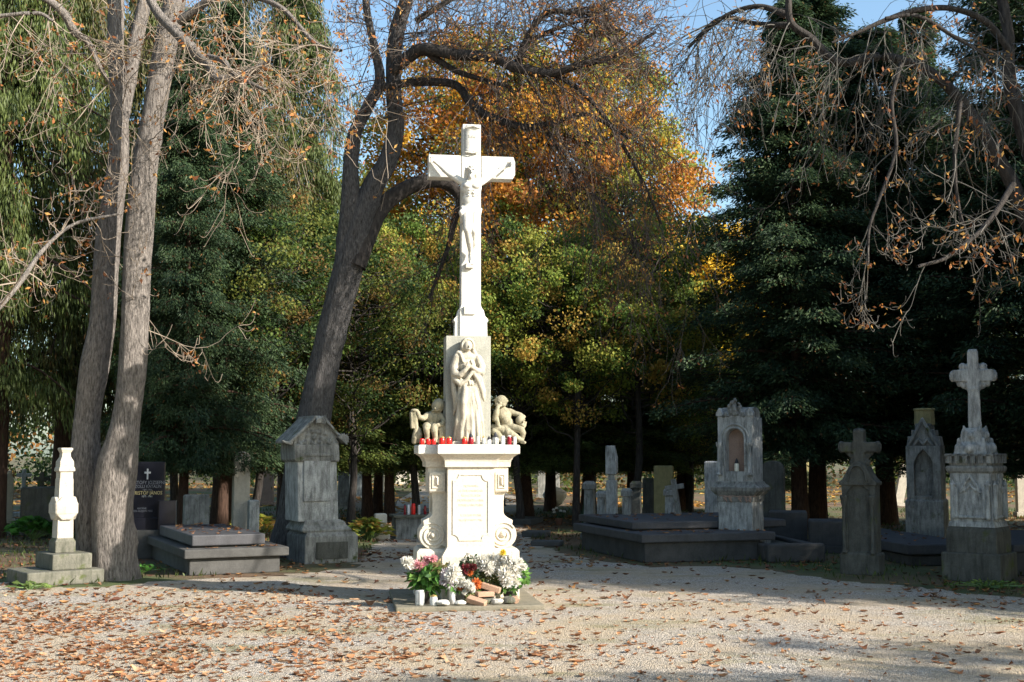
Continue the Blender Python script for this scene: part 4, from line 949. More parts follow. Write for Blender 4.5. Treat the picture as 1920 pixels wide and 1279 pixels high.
a.cap(q(818, 770, .05)[:3], q(815, 776, .04)[:3], .03, .035)
a.ell(q(812, 785, .05)[:3], (.083, .07, .085), (0, 12, 0)); a.ell(q(808, 800, .06)[:3], (.075, .07, .06))
a.chain([q(801, 779, .06, .035), q(793, 785, .09, .03), q(784, 783, .13, .026), q(782, 775, .15, .024)])
a.chain([q(826, 780, .06, .033), q(830, 790, .10, .03), q(826, 797, .14, .026), q(818, 798, .17, .022)])
for k in range(4): a.cap(q(819-k*.5, 797+k*1.5, .175)[:3], q(813, 797+k*1.7, .19)[:3], .009, .007)
a.chain([q(804, 804, .07, .045), q(798, 800, .15, .044), q(797, 806, .19, .034), q(799, 818, .17, .03), q(797, 826, .17, .022), q(793, 829, .20, .02)])
a.chain([q(815, 805, .07, .045), q(812, 802, .16, .042), q(812, 810, .19, .034), q(814, 822, .17, .03), q(812, 828, .19, .022)])
b = MB(); b.chain([q(776, 773, .13, .032), q(777, 790, .13, .028), q(779, 806, .12, .028), q(778, 820, .11, .04), q(776, 828, .10, .03)])
for k in range(6): an = k*1.05; b.cap((q(777, 0, .13)[0]+.02*cos(an), q(777, 0, .13)[1]+.02*sin(an), q(777, 775, 0)[2]), (q(778, 0, .13)[0]+.016*cos(an), q(778, 0, .13)[1]+.016*sin(an), q(778, 803, 0)[2]), .01, .009)
b.ell(q(776, 771, .13)[:3], (.045, .045, .02)); b.chain([q(783, 806, .1, .03), q(786, 816, .12, .028), q(782, 826, .1, .03)])
b.chain([q(824, 804, .12, .035), q(826, 815, .13, .03), q(823, 828, .12, .03)]); b.chain([q(831, 800, .1, .03), q(832, 815, .1, .03), q(830, 828, .1, .03)]); b.ell(q(810, 828, .05)[:3], (.14, .10, .02)); b.ell(q(822, 806, .08)[:3], (.06, .08, .03))
cherub('seated stone cherub with bowed head and raised arm left of the mourning figure', (a, b), M['cherub_stone'], 810)
a = MB()
a.ell(q(938, 754, .07)[:3], (.067, .07, .075), (-12, 16, -20)); a.ell(q(935, 757, .14)[:3], (.012, .014, .013)); a.ell(q(935, 762, .125)[:3], (.018, .014, .009)); a.ell(q(930, 759, .11)[:3], (.022, .02, .02)); a.ell(q(941, 760, .115)[:3], (.022, .02, .02))
for sx_ in (-3.2, 3.2): a.ell(q(936+sx_, 753, .125)[:3], (.014, .01, .01))
for k in range(22):
    an = k*2.4; a.ell((q(939, 0, .06)[0]+.062*cos(an)*((k+1)/22)**.5, q(939, 0, .05)[1]+.055*sin(an)*((k+1)/22)**.5, q(939, 746, 0)[2]+.005-.04*k/22), (.021, .021, .019))
a.cap(q(940, 762, .06)[:3], q(941, 769, .05)[:3], .03, .035)
a.ell(q(943, 778, .06)[:3], (.085, .065, .085), (0, -14, 0)); a.ell(q(949, 795, .06)[:3], (.078, .066, .07), (0, -25, 0)); a.ell(q(947, 788, .10)[:3], (.05, .04, .055))
a.chain([q(931, 771, .07, .034), q(926, 781, .11, .03), q(925, 786, .13, .028), q(927, 775, .15, .025), q(930, 765, .14, .022)])
for k in range(4): a.cap(q(929+k, 766, .145)[:3], q(930+k*1.4, 759, .145)[:3], .009, .007)
a.chain([q(954, 771, .06, .033), q(963, 775, .06, .03), q(973, 778, .08, .027), q(979, 782, .11, .022)])
for k in range(4): a.cap(q(977-k*2, 779, .11)[:3], q(980-k*2.4, 788, .145)[:3], .009, .007)
a.chain([q(950, 800, .07, .052), q(961, 803, .12, .046), q(973, 806, .16, .038), q(977, 812, .15, .032), q(976, 822, .13, .024), q(974, 828, .15, .022), q(979, 830, .19, .016)])
a.chain([q(944, 802, .08, .048), q(950, 812, .14, .042), q(962, 818, .16, .034), q(972, 825, .14, .024)])
a.chain([q(975, 806, .12, .02), q(981, 798, .1, .018), q(983, 792, .1, .012)])
b = MB(); b.ell(q(973, 789, .10)[:3], (.052, .055, .060)); b.ell(q(976, 797, .12)[:3], (.03, .032, .025)); b.ell(q(977, 791, .155)[:3], (.009, .012, .012))
b.chain([q(922, 800, .08, .03), q(930, 803, .10, .045), q(940, 806, .11, .04), q(948, 818, .12, .03)]); b.chain([q(924, 810, .12, .04), q(932, 818, .13, .04), q(940, 826, .13, .035)])
b.ell(q(936, 826, .07)[:3], (.13, .13, .03)); b.ell(q(948, 828, .06)[:3], (.16, .10, .022)); b.chain([q(926, 773, .1, .02), q(928, 785, .13, .026), q(931, 798, .13, .024)]); b.chain([q(957, 812, .1, .03), q(960, 822, .12, .03), q(966, 828, .12, .02)])
cherub('seated stone cherub leaning on a carved head right of the mourning figure', (a, b), M['cherub_stone'], 950)
print('monument ok')

# ------------------------------------------------------------------ grave lights on the cover slab
def Wl(lx, ly, z=0):  # monument-local to world
    a = radians(yawC); return (pC[0]+lx*cos(a)-ly*sin(a), pC[1]+lx*sin(a)+ly*cos(a), z)
def jar_light(label, loc, r, h, mat, lid=None, lidh=.03, group=None, name='grave_light', frame=False):
    t = thing(name, label, 'grave light', loc, random.Random(int(loc[0]*1e4)).uniform(0, 360), group)
    pr = [(r*.82, 0), (r*.95, .004), (r, h*.15), (r, h*.8), (r*.86, h*.93), (r*.8, h)]
    MB().lathe(pr, n=20).build('glass', M[mat], t, 0, True)
    if lid: MB().lathe([(r*.9, h+.0005), (r*.92, h+.006), (r*.8, h+.01), (r*.5, h+lidh*.6), (r*.22, h+lidh*.85), (r*.16, h+lidh)], n=20).build('lid', M[lid], t, .001, True)
    if frame:
        f = MB()
        for k in range(6): an = k*pi/3; f.cap((r*1.03*cos(an), r*1.03*sin(an), .002), (r*1.03*cos(an), r*1.03*sin(an), h), .0025, .0025, 5, 2)
        f.build('frame', M[lid or 'dark_lid'], t, 0)
    return t
GL1 = 'low red grave lights on the left wing of the cover slab'
wly, fly = wy-.055, -.065
for k, (px, r, h) in enumerate(((791, .026, .062), (803, .024, .06), (813, .024, .058), (829, .032, .068), (842, .03, .066))):
    left = px < 822
    jar_light(['low red grave light at the left corner of the cover slab', 'low red grave light, second from the left corner of the cover slab', 'low red grave light, third from the left corner of the cover slab',
               'wider red grave light with gold lid before the left cherub', 'red grave light next to the lower left corner of the carved back slab'][k],
              Wl(X(px, 832, wly if left else fly), wly if left else fly, zt), r, h, 'red_glass', 'gold_lid' if k > 2 else None, .022, GL1)
for lb, px, r, h, mat, lid, lh, fr_ in [
    ('red grave light with gold lid at the feet of the mourning woman', 871, .028, .062, 'red_glass', 'gold_lid', .025, False),
    ('dark red grave light with pointed lid beside the bright red one', 883, .028, .075, 'darkred_glass', 'dark_lid', .045, False),
    ('small clear glass candle right of the dark red grave light', 896, .02, .085, 'clear_glass', None, 0, False),
    ('thin cream candle jar under the hem of the back slab', 907, .018, .07, 'clear_glass', 'gold_lid', .02, False),
    ('white glass cup before the right edge of the back slab', 917, .024, .05, 'white_plastic', 'dark_lid', .04, False),
    ('clear glass lantern with tall dark pointed lid', 929, .034, .075, 'clear_glass', 'dark_lid', .055, True),
    ('slim white grave light beside the glass lantern', 943, .022, .09, 'white_plastic', None, 0, False),
    ('straight red grave light at the right end of the cover slab', 955, .024, .088, 'darkred_glass', 'white_plastic', .012, False),
    ('white plastic grave light at the far right end of the cover slab', 965, .018, .085, 'white_plastic', None, 0, False)]:
    yy = fly if px < 944 else wly
    jar_light(lb, Wl(X(px, 832, yy), yy, zt if yy == fly else zt-.003), r, h, mat, lid, lh, None, 'grave_light' if 'lantern' not in lb else 'grave_lantern', fr_)

# ------------------------------------------------------------------ flowers, bricks and stones at its foot
def mum_head(r_, seed, cols):
    r = np.random.default_rng(seed); n = 110; k = np.arange(n); ph = k*2.39996; ct = 1-1.55*(k+.5)/n; st = np.sqrt(1-ct**2)
    D = np.stack([st*np.cos(ph), st*np.sin(ph), ct], 1); D += r.normal(0, .1, (n, 3)); D = unit(D)
    L = r_*r.uniform(.8, 1.1, n); C = D*(L*.52)[:, None]
    V, Q = blades(C, D, r.normal(size=(n, 3)), L, r_*.36*r.uniform(.8, 1.2, n))
    return npmesh('flower', V, Q, np.array(cols)[r.integers(0, len(cols), n)]*r.uniform(.9, 1.05, (n, 1)))
def leaf_ball(n, rx, rz, L, cols, seed, zc=0, wd=.5):
    r = np.random.default_rng(seed); d = unit(r.normal(size=(n, 3))); rad = r.uniform(.45, 1, n)[:, None]
    C = d*rad*np.array([rx, rx*.8, rz])+np.array([0, 0, zc]); Ls = r.uniform(.7, 1.3, n)*L
    V, Q = blades(C, d+r.normal(0, .5, (n, 3))+np.array([0, 0, -.2]), r.normal(size=(n, 3)), Ls, Ls*wd)
    return npmesh('foliage', V, Q, np.array(cols)[r.integers(0, len(cols), n)]*r.uniform(.7, 1.25, (n, 1)))
WHITE = [(.85, .83, .76), (.8, .8, .76), (.85, .8, .7)]; PINK = [(.75, .32, .36), (.8, .5, .52)]; GREEN = [(.06, .16, .03), (.1, .24, .05), (.04, .1, .03), (.16, .28, .07)]
ORG = [(.7, .2, .06), (.75, .3, .1)]; DRED = [(.22, .03, .04), (.14, .04, .04)]; YEL = [(.8, .62, .08)]; DG = [(.03, .07, .03), (.05, .1, .05), (.1, .13, .08)]
heads = {k: mum_head(.055, i, c_) for i, (k, c_) in enumerate((('w', WHITE), ('p', PINK), ('o', ORG), ('d', DRED), ('y', YEL), ('l', [(.7, .6, .66), (.8, .74, .76)])))}
def bouquet(label, px, py, f, pot, flowers, fol, seed, name='flower_bouquet', cat='flowers'):
    """px,py = foot of the pot; f = distance in front of the pedestal; flowers = list of (px,py,kind,scale)"""
    lx = X(px, py, -f); t = thing(name, label, cat, Wl(lx, -f, SLABZ), yawC)
    ph = .02
    if pot:
        kind, pr, ph = pot; m = MB().lathe([(pr*.7, 0), (pr*.9, ph*.5), (pr, ph*.95), (pr*1.06, ph*.96), (pr*1.06, ph), (pr*.9, ph), (pr*.85, ph*.9)], n=18)
        m.build('vase' if pr < .05 else 'pot', M[kind], t, 0, True)
    for (n_, rx, rz, L, cols, zc, dx_) in fol:
        o = link('foliage', leaf_ball(n_, rx, rz, L, cols, seed, zc), M['leaves'], t); o.location = (dx_, 0, 0); seed += 1
    r = random.Random(seed)
    for (fx_, fy_, kd, sc_) in flowers:
        o = link('flower', heads[kd], M['petal'], t); o.scale = (sc_*1.25,)*3
        o.location = (X(fx_, fy_, -f)-lx, r.uniform(-.08, -.01), F.z(fy_, fx_, -f)-SLABZ)
        o.rotation_euler = (radians(r.uniform(20, 70)), 0, r.uniform(-1, 1))
        if fx_ == flowers[0][0]: pass
    st = MB()
    for (fx_, fy_, kd, sc_) in flowers: st.cap((r.uniform(-.01, .01), 0, ph*.8), (X(fx_, fy_, -f)-lx, -.03, F.z(fy_, fx_, -f)-SLABZ-.01), .003, .002, 5, 2)
    if flowers: st.build('stem', M['pot_brown'] if False else M['green_stem'], t, 0, True)
    return t
M['green_stem'] = plain('green stem', (.1, .17, .05), .7)
bouquet('pink and white bouquet with big glossy green leaves left of the pedestal', 800, 1124, .30, ('pot_black', .055, .13), [(764, 1054, 'w', 1.1), (771, 1060, 'w', .9), (786, 1061, 'p', 1.25), (800, 1050, 'p', .9), (811, 1047, 'p', .8), (758, 1050, 'w', .7)],
        [(230, .19, .17, .10, GREEN, .27, -.02), (60, .12, .10, .07, [(.2, .2, .08), (.3, .22, .12)], .36, .13), (30, .1, .08, .09, GREEN, .14, .05)], 501)
bouquet('mass of pale lilac white chrysanthemums in a white vase', 848, 1126, .34, ('white_plastic', .042, .20), [(845, 1078, 'w', 1.3), (840, 1090, 'l', 1.3), (856, 1084, 'w', 1.2), (836, 1076, 'l', 1.1), (851, 1068, 'w', 1.1), (862, 1092, 'w', 1.1), (832, 1089, 'l', .9)],
        [(90, .14, .12, .07, GREEN, .2, 0)], 520)
bouquet('dark winter arrangement with deep red roses and fir sprigs in the middle', 880, 1118, .22, ('pot_brown', .06, .1), [(872, 1066, 'd', 1.0), (880, 1074, 'o', .65), (885, 1063, 'd', .8), (868, 1050, 'w', .35), (876, 1038, 'w', .4), (890, 1046, 'w', .45), (883, 1042, 'w', .35)],
        [(160, .13, .17, .06, DG, .33, 0), (80, .12, .06, .09, [(.09, .15, .13), (.14, .2, .17)], .18, 0)], 540)
bouquet('large bunch of white chrysanthemums leaning on the plinth', 915, 1112, .16, ('pot_black', .06, .12), [(903, 1050, 'w', 1.3), (912, 1058, 'w', 1.35), (922, 1048, 'w', 1.3), (931, 1056, 'w', 1.2), (915, 1067, 'w', 1.1), (898, 1060, 'w', 1.0), (940, 1045, 'w', 1.2), (926, 1068, 'w', .9)],
        [(160, .18, .14, .07, [(.2, .2, .08), (.12, .18, .05)], .22, 0)], 560)
bouquet('white chrysanthemums with one yellow bloom at the right corner of the plinth', 955, 1116, .24, ('pot_black', .06, .11), [(941, 1035, 'y', .6), (952, 1048, 'w', 1.2), (962, 1056, 'w', 1.2), (946, 1076, 'w', 1.4), (957, 1082, 'w', 1.4), (966, 1074, 'w', 1.2), (950, 1090, 'w', 1.2), (963, 1092, 'w', 1.1), (973, 1052, 'w', .7), (980, 1062, 'w', .7)],
        [(80, .12, .1, .07, GREEN, .14, 0), (90, .09, .14, .07, [(.14, .3, .06), (.2, .36, .1)], .27, .14)], 580)
bouquet('small white artificial blossoms lying before the dark arrangement', 878, 1122, .36, None, [(874, 1093, 'w', .75), (882, 1098, 'w', .7), (876, 1104, 'w', .6), (870, 1110, 'w', .5), (886, 1106, 'w', .5)], [(20, .07, .05, .06, [(.5, .45, .2), (.4, .4, .15)], .06, 0)], 600)
bouquet('orange blossom lying above the bricks', 892, 1120, .3, None, [(892, 1093, 'o', .9), (896, 1100, 'o', .6), (863, 1100, 'o', .7)], [(16, .05, .05, .05, GREEN, .1, 0)], 610)
def rock(label, loc, sz, mat, seed, name='stone', cat='stone', yaw=0, parent=None):
    r = np.random.default_rng(seed); bm_ = MB().ell((0, 0, 0), (1, 1, 1), n=18, m=11); V = np.array(bm_.v)
    n_ = 0
    for i in range(6): k = r.normal(size=3)*(1.2+.6*i); n_ = n_+np.sin(V@k+r.uniform(0, 6))*(.12/(1+.5*i))
    V = V*(1+n_)[:, None]
    for i in range(7):
        k = unit(r.normal(size=3)); d = V@k; V = V-np.clip(d-r.uniform(.62, .85), 0, None)[:, None]*k
    V = V*np.array(sz); V[:, 2] -= V[:, 2].min()
    bm_.v = [tuple(p) for p in V]; o = bm_.build(name, M[mat], parent, 0, False); o.location = loc; o.rotation_euler = (0, 0, yaw)
    if label: tag(o, label, cat)
    return o
def brick(label, px, py, f, rot, sz=(.18, .09, .05), dz=0.0):
    m = MB().box(-sz[0]/2, sz[0]/2, -sz[1]/2, sz[1]/2, -sz[2]/2, sz[2]/2); o = m.build('brick', M['brick'], None, .007, False, 3)
    o.location = Wl(X(px, py, -f), -f, SLABZ+sz[2]/2+dz); o.rotation_euler = [radians(a_) for a_ in rot]; return tag(o, label, 'brick')
brick('upper orange brick lying flat with its end to the left', 909, 1110, .42, (0, 0, yawC+14), dz=.075)
brick('lower brick tilted down towards the gravel, under the flat one', 894, 1120, .50, (18, 14, yawC-28), (.2, .08, .055), .012)
brick('brick behind the flat one, half hidden by flowers', 921, 1096, .30, (0, 16, yawC-20), (.2, .1, .06), .12)
for lb, px, f, sz, mat, sd in [('white rounded stone right of the tilted brick', 932, .46, (.07, .05, .035), 'cross_stone', 1), ('flat white stone left of the tilted brick', 862, .48, (.06, .045, .025), 'cross_stone', 2),
    ('pale stone in front of the white vase', 832, .50, (.065, .05, .035), 'cross_stone', 3), ('orange terracotta lump at the right corner of the kerb slab', 966, .42, (.06, .05, .045), 'brick', 4),
    ('mossy brown lump of stone left of the terracotta lump', 952, .44, (.065, .05, .045), 'column_foot', 5), ('stone holding up the flat orange brick', 912, .40, (.1, .06, .04), 'column_foot', 6)]:
    rock(lb, Wl(X(px, 1125, -f), -f, SLABZ), sz, mat, sd)
jar_light('blue white glass grave light standing left under the pink bouquet', Wl(X(787, 1120, -.42), -.42, SLABZ), .05, .15, 'clear_glass', None, 0, None, 'grave_light', True)
jar_light('small red rimmed grave light beside the green leaves', Wl(X(813, 1125, -.46), -.46, SLABZ), .04, .09, 'clear_glass', 'gold_lid', .02)
print('flowers ok')
#PART4
# ================================================================== graves
def grave(name, label, cat, base, yaw, group=None):
    p = (base[0], base[1], 0); t = thing(name, label, cat, p, yaw, group); return t, Fr(p, yaw)
class GX:
    """local measuring on a grave's front plane"""
    def __init__(s, t, f): s.t = t; s.f = f; s.c = 960+FPX*f.p.x/f.p.y
    def x(s, px, py=950): return s.f.x(px, py)
    def z(s, py, px=None): return s.f(px if px is not None else s.c, py)[1]
# ---- broken column, left foreground
pb = G(72, 1101); psi = 38
t, f = grave('broken_column', 'bright broken stone column with round boss on two stepped slabs', 'grave column', pb, psi); g = GX(t, f)
z1 = .17; d2 = .06
# front-left lower corner at px 52, right end 197
xl, xr = g.x(50, 1102), g.x(196, 1085)
MB().box(xl, xr, 0, .82, 0, z1).build('lower_slab', M['column_foot'], t, .02)
o = MB().box(xl+.32, xr-.12, .10, .76, z1, z1+.19).build('upper_slab', M['column_foot'], t, .015)
cx, cy = (xl+xr)/2+.08, .43; zb = z1+.19
def hw(px0, px1): return (px1-px0)/FPX*f.p.y/2/1.28          # half side of a square block seen at an angle
def zc(py): return CAMZ-(py-845)/FPX*(f.p.y+.3)
zl = [1047, 1012, 1007, 975, 974, 934, 933, 899, 898, 886, 882, 864, 852, 846, 841]
def sq(m, L): return m.stack([(z, cx-h, cx+h, cy-h, cy+h) for z, h in L])
m = sq(MB(), [(zb, hw(94, 144)), (zc(1016), hw(94, 144)), (zc(1009), hw(98, 138))]); m.build('foot', M['column_foot'], t, .01)
m = sq(MB(), [(zc(1010), hw(97, 137)), (zc(975), hw(98, 137))]); m.build('shaft_block', M['column_stone'], t, .008)
m = MB(); h = hw(100, 138); m.box(cx-h, cx+h, cy-h, cy+h, zc(976), zc(932))
zm = (zc(975)+zc(933))/2; rr = (zc(933)-zc(975))/2*1.12
for ax in (0, 1):                                                # round bosses on each side
    mm = MB().lathe([(rr*.9, -h-.04), (rr, -h-.03), (rr, h+.03), (rr*.9, h+.04)], n=8).xform(Matrix.Rotation(pi/8, 4, 'Z'))
    mm.xform(Matrix.Translation((cx, cy, zm)) @ (Matrix.Rotation(pi/2, 4, 'X') if ax == 0 else Matrix.Rotation(pi/2, 4, 'Y')))
    m.add(mm.v, mm.f)
m.sculpt('boss', M['column_stone'], t, .007, 1)
m = sq(MB(), [(zc(934), hw(101, 137)), (zc(899), hw(103, 137)), (zc(898), hw(104, 136)), (zc(886), hw(104, 136)), (zc(884), hw(99, 139)), (zc(879), hw(100, 139)), (zc(876), hw(103, 138)), (zc(866), hw(104, 138)), (zc(857), hw(112, 134)), (zc(850), hw(112, 133)), (zc(843), hw(109, 139)), (zc(840), hw(110, 138))])
m.build('capital', M['column_stone'], t, .006)
# ---- double-stepped flat tomb on the left
def slab_tomb(name, label, corner, v1, v2, l1, l2, layers, mats, group=None, cat='grave slab', bev=.015):
    """corner = nearest ground corner, v1 direction of the front edge; layers (z0,z1,inset)"""
    yaw = math.degrees(atan2(v1[1], v1[0])); t = thing(name, label, cat, (corner[0], corner[1], 0), yaw, group)
    for (nm, z0, z1, i0, i1, i2, i3), mt in zip(layers, mats): MB().box(i0, l1-i1, i2, l2-i3, z0, z1).build(nm, M[mt], t, bev)
    return t, yaw
c0 = G(350, 1081)
tm, yw = slab_tomb('flat_tomb', 'broad grey two tiered grave slab between the chestnut and the pedimented monument', c0, (1.05, .5), None, 1.32, 3.0,
    [('base_block', 0, .22, .04, .10, .05, .05), ('lower_slab', .22, .335, -.04, 0, -.03, 0), ('upper_slab', .36, .50, .10, .26, .22, .35), ('plinth', .335, .36, .16, .32, .3, .4)], ['concrete', 'concrete', 'slab_dark', 'concrete'])
# black granite headstone at its head
pz = W(272, 930, 18.6); t, f = grave('granite_headstone', 'polished black granite headstone with pale cross behind the flat tomb', 'headstone', (pz.x, 18.6), 12); g = GX(t, f)
MB().box(g.x(232), g.x(338), -.10, .5, 0, .42).build('base', M['concrete'], t, .01)
MB().box(g.x(236), g.x(310), 0, .18, .42, .60).build('socle', M['black_granite'], t, .006)
MB().box(g.x(238), g.x(308), .02, .14, .60, g.z(866)).build('tablet', M['black_granite'], t, .006)
MB().box(g.x(299), g.x(331), -.16, .08, .42, g.z(938)).build('side_block', M['black_granite'], t, .006)
m = MB(); xx = g.x(275); m.box(xx-.011, xx+.011, .008, .021, g.z(899), g.z(879)); m.box(xx-.045, xx-.011, .008, .021, g.z(888), g.z(884.6)); m.box(xx+.011, xx+.045, .008, .021, g.z(888), g.z(884.6)); m.build('cross_inlay', M['letter_pale'], t, 0)
for y, s_, sz, mt in ((908, 'KRISTÓFY JÓZSEFNÉ', .072, 'letter_grey'), (915, 'SZOLLI KATALIN', .066, 'letter_grey'), (920, '1885-1960', .038, 'letter_grey'), (927.5, 'KRISTÓF JÁNOS', .075, 'letter_gold'), (932.5, '1877 - 1961', .04, 'letter_pale'), (955, 'ANYÁNK', .04, 'letter_grey'), (960, 'ISTEN ÁLDJON MEG', .042, 'letter_grey')):
    text('inscription', s_, sz, (xx if y < 950 else g.x(266), .017, g.z(y)), M[mt], t, sx=.82)
# ---- pedimented monument
pb = G(620, 1056); t, f = grave('pedimented_monument', 'weathered gabled grave monument with carved pediment and pale plaque before the leaning chestnut', 'grave monument', pb, 27); g = GX(t, f)
def st(L, mat, nm, dep, bev=.012):
    """L: (py, pxl, pxr); keeps the block square around its centre axis"""
    m = MB().stack([(g.z(py), g.x(a, py), g.x(b, py), cyy-dd, cyy+dd) for (py, a, b, dd) in L]); return m.build(nm, M[mat], t, bev)
cyy = .44
b_ = st([(1062, 571, 671, .44), (1006, 572, 672, .44), (999, 570+6, 672-6, .41), (995, 580, 655, .37)], 'weather_grey', 'base', 0); b_.data.vertices
m = MB(); m.box(g.x(592, 1030), g.x(652, 1030), -.012, .0, g.z(1048), g.z(1016)); m.build('base_panel', M['weather_dark'], t, .004)
st([(998, 570, 661, .40), (994, 568, 661, .41), (990, 569, 658, .39), (984, 573, 652, .36), (979, 575, 650, .35), (975, 577, 643, .33)], 'weather_grey', 'plinth_moulding', 0, .008)
st([(978, 564, 640, .32), (864, 563, 637, .31)], 'weather_blue', 'shaft', 0)
st([(866, 560, 640, .34), (862, 556, 641, .35), (834, 556, 640, .35)], 'weather_grey', 'entablature', 0)
yfs = cyy-.315
MB().box(g.x(573), g.x(623), yfs-.03, yfs-.002, g.z(940), g.z(856)).build('plaque', M['weather_blue'], t, .006)
m = MB(); m.box(g.x(570), g.x(627), yfs-.055, yfs-.002, g.z(855), g.z(850)); m.box(g.x(627), g.x(632), yfs-.05, yfs-.002, g.z(864), g.z(850)); m.box(g.x(566), g.x(570), yfs-.05, yfs-.002, g.z(864), g.z(850)); m.build('plaque_frame', M['weather_grey'], t, .005)
m = MB(); yA, yB = cyy-.36, cyy+.36; zE = g.z(836)
X_ = lambda a: g.x(a, 810)
m.prism([(X_(556), zE), (X_(641), zE), (X_(641), g.z(829)), (X_(612), g.z(784)), (X_(592), g.z(784)), (X_(556), g.z(829))], yA+.05, yB-.05)
def bar(a, b, wy0, wy1, th):
    (xa_, za_), (xb_, zb_) = a, b; m.add([(xa_, wy0, za_), (xb_, wy0, zb_), (xb_, wy0, zb_+th), (xa_, wy0, za_+th), (xa_, wy1, za_), (xb_, wy1, zb_), (xb_, wy1, zb_+th), (xa_, wy1, za_+th)], [(0, 1, 2, 3), (5, 4, 7, 6), (0, 4, 5, 1), (1, 5, 6, 2), (2, 6, 7, 3), (3, 7, 4, 0)])
bar((X_(547), g.z(833)), (X_(594), g.z(787)), yA-.03, yB+.02, .055); bar((X_(610), g.z(787)), (X_(650), g.z(833)), yA-.03, yB+.02, .055); bar((X_(590), g.z(786)), (X_(614), g.z(786)), yA-.03, yB+.02, .05)
m.chain([(X_(549), yA, g.z(831), .03), (X_(540), yA-.02, g.z(830), .022), (X_(532), yA-.03, g.z(827), .012)])
r_ = random.Random(8)
for k in range(9): an = radians(-50+k*26); m.cap((X_(645), yA-.02, g.z(824)), (X_(645)+.09*cos(an), yA-.05, g.z(824)+.09*sin(an)), .018, .012, 8, 3)
for k in range(9): an = radians(-20+k*26); m.cap((X_(602), yA-.03, g.z(792)), (X_(602)+.07*cos(an), yA-.06, g.z(792)+.07*sin(an)), .016, .012, 8, 3)
for k in range(46):
    u = r_.uniform(-1, 1); v = r_.uniform(0, 1-abs(u)); m.ell((X_(600)+u*.30, yA+.045, zE+v*.30), (r_.uniform(.015, .04), .03, r_.uniform(.012, .03)), (0, r_.uniform(0, 90), 0), 8, 6)
m.sculpt('carved_pediment', M['weather_grey'], t, .011, 1, .008)
# ---- niche monument, right
pb = G(1372, 1046); t, f = grave('niche_monument', 'pale weathered shrine shaped grave monument with arched niche on a rubble footing', 'grave monument', pb, -31); g = GX(t, f); cyy = .30
rw = random.Random(4); m = MB()
for k in range(46):
    a_ = rw.uniform(-.55, .55); b_ = rw.choice((rw.uniform(-.14, .0), rw.uniform(-.14, .66))); 
    if b_ > .02: a_ = .52 if a_ > 0 else -.5
    s_ = rw.uniform(.05, .1); m.ell((a_, b_, rw.uniform(.03, .10)), (s_, s_*.8, s_*.7), (rw.uniform(0, 60), rw.uniform(0, 60), rw.uniform(0, 180)), 8, 5)
m.box(-.5, .5, -.04, .62, 0, .13)
m.sculpt('rubble_footing', M['weather_grey'], t, .016, 0, .02)
zf = .14
def gz(py): return g.z(py)
dz_ = gz(1030)-zf
def Z2(py): return zf+(gz(py)-gz(1032))
def sx(a, b, d): return a, b
LX = lambda px: g.x(px, 950)
x0, x1 = LX(1344), LX(1408); mid = (x0+x1)/2
def cen(L, nm, mat, bev=.01): MB().stack([(z, mid-hx, mid+hx, cyy-hy, cyy+hy) for z, hx, hy in L]).build(nm, M[mat], t, bev)
H0 = (x1-x0)/2
cen([(zf, H0+.09, .33), (Z2(1012), H0+.08, .32), (Z2(1006), H0+.05, .29)], 'base', 'weather_grey')
cen([(Z2(1007), H0+.02, .26), (Z2(1000), H0, .245), (Z2(930), H0, .24)], 'pedestal', 'weather_blue')
cen([(Z2(945), H0+.012, .25), (Z2(934), H0+.02, .255), (Z2(930), H0+.05, .28), (Z2(924), H0+.09, .31), (Z2(918), H0+.10, .32), (Z2(912), H0+.04, .27), (Z2(907), H0+.02, .25)], 'cornice', 'weather_grey', .006)
m = MB(); r_ = random.Random(3)
for cx_ in (-.55, -.25, .3, .6, .85):
    for k in range(5): m.ell((mid+cx_*H0+r_.uniform(-.02, .02), cyy-.25, Z2(938)-k*.016+.03), (.02+.008*r_.random(), .02, .014), (0, r_.uniform(0, 90), 0), 8, 5)
    m.cap((mid+cx_*H0, cyy-.25, Z2(936)), (mid+cx_*H0+.02, cyy-.25, Z2(946)), .014, .008, 8, 3)
for k in range(7): m.cap((mid-H0*.9+k*H0*.3, cyy-.25, Z2(934)), (mid-H0*.9+(k+1)*H0*.3, cyy-.25, Z2(934)-.012*(k % 2)), .012, .012, 8, 3)
m.sculpt('garland', M['pink_plaster'], t, .008, 1)
# shrine body with arched opening
zs0, zs1 = Z2(908), Z2(784); ax_, zar = .145, Z2(826); zb_ = Z2(888)
ox0, ox1 = mid-H0-.0, mid+H0+.01
outer = [(ox0, zs0), (ox1, zs0), (ox1, zs1), (ox0, zs1)]
def arch_wall(m, x0, x1, z0, z1, cx, hw_, zbase, zspr, y0, y1, back, n=14, point=0.0):
    """front wall with arched recess; recess floor at y=back"""
    A = [(cx-hw_, zbase)]+[(cx-hw_, zspr)]
    for k in range(1, n):
        th = pi-k*pi/n; A.append((cx+hw_*cos(th), zspr+hw_*sin(th)*(1+point*(1-abs(cos(th))))))
    A += [(cx+hw_, zspr), (cx+hw_, zbase)]
    # fan strips: left, right, top, bottom
    m.box(x0, cx-hw_, y0, back, z0, z1); m.box(cx+hw_, x1, y0, back, z0, z1); m.box(cx-hw_, cx+hw_, y0, back, z0, zbase)
    for (a, b) in zip(A[1:-2], A[2:-1]):
        if b[0]-a[0] < 1e-6: continue
        m.add([(a[0], y0, a[1]), (b[0], y0, b[1]), (b[0], y0, z1), (a[0], y0, z1), (a[0], back, a[1]), (b[0], back, b[1]), (b[0], back, z1), (a[0], back, z1)],
              [(0, 1, 2, 3), (5, 4, 7, 6), (0, 4, 5, 1), (2, 6, 7, 3)])
    return A
m = MB(); yf_ = cyy-.22
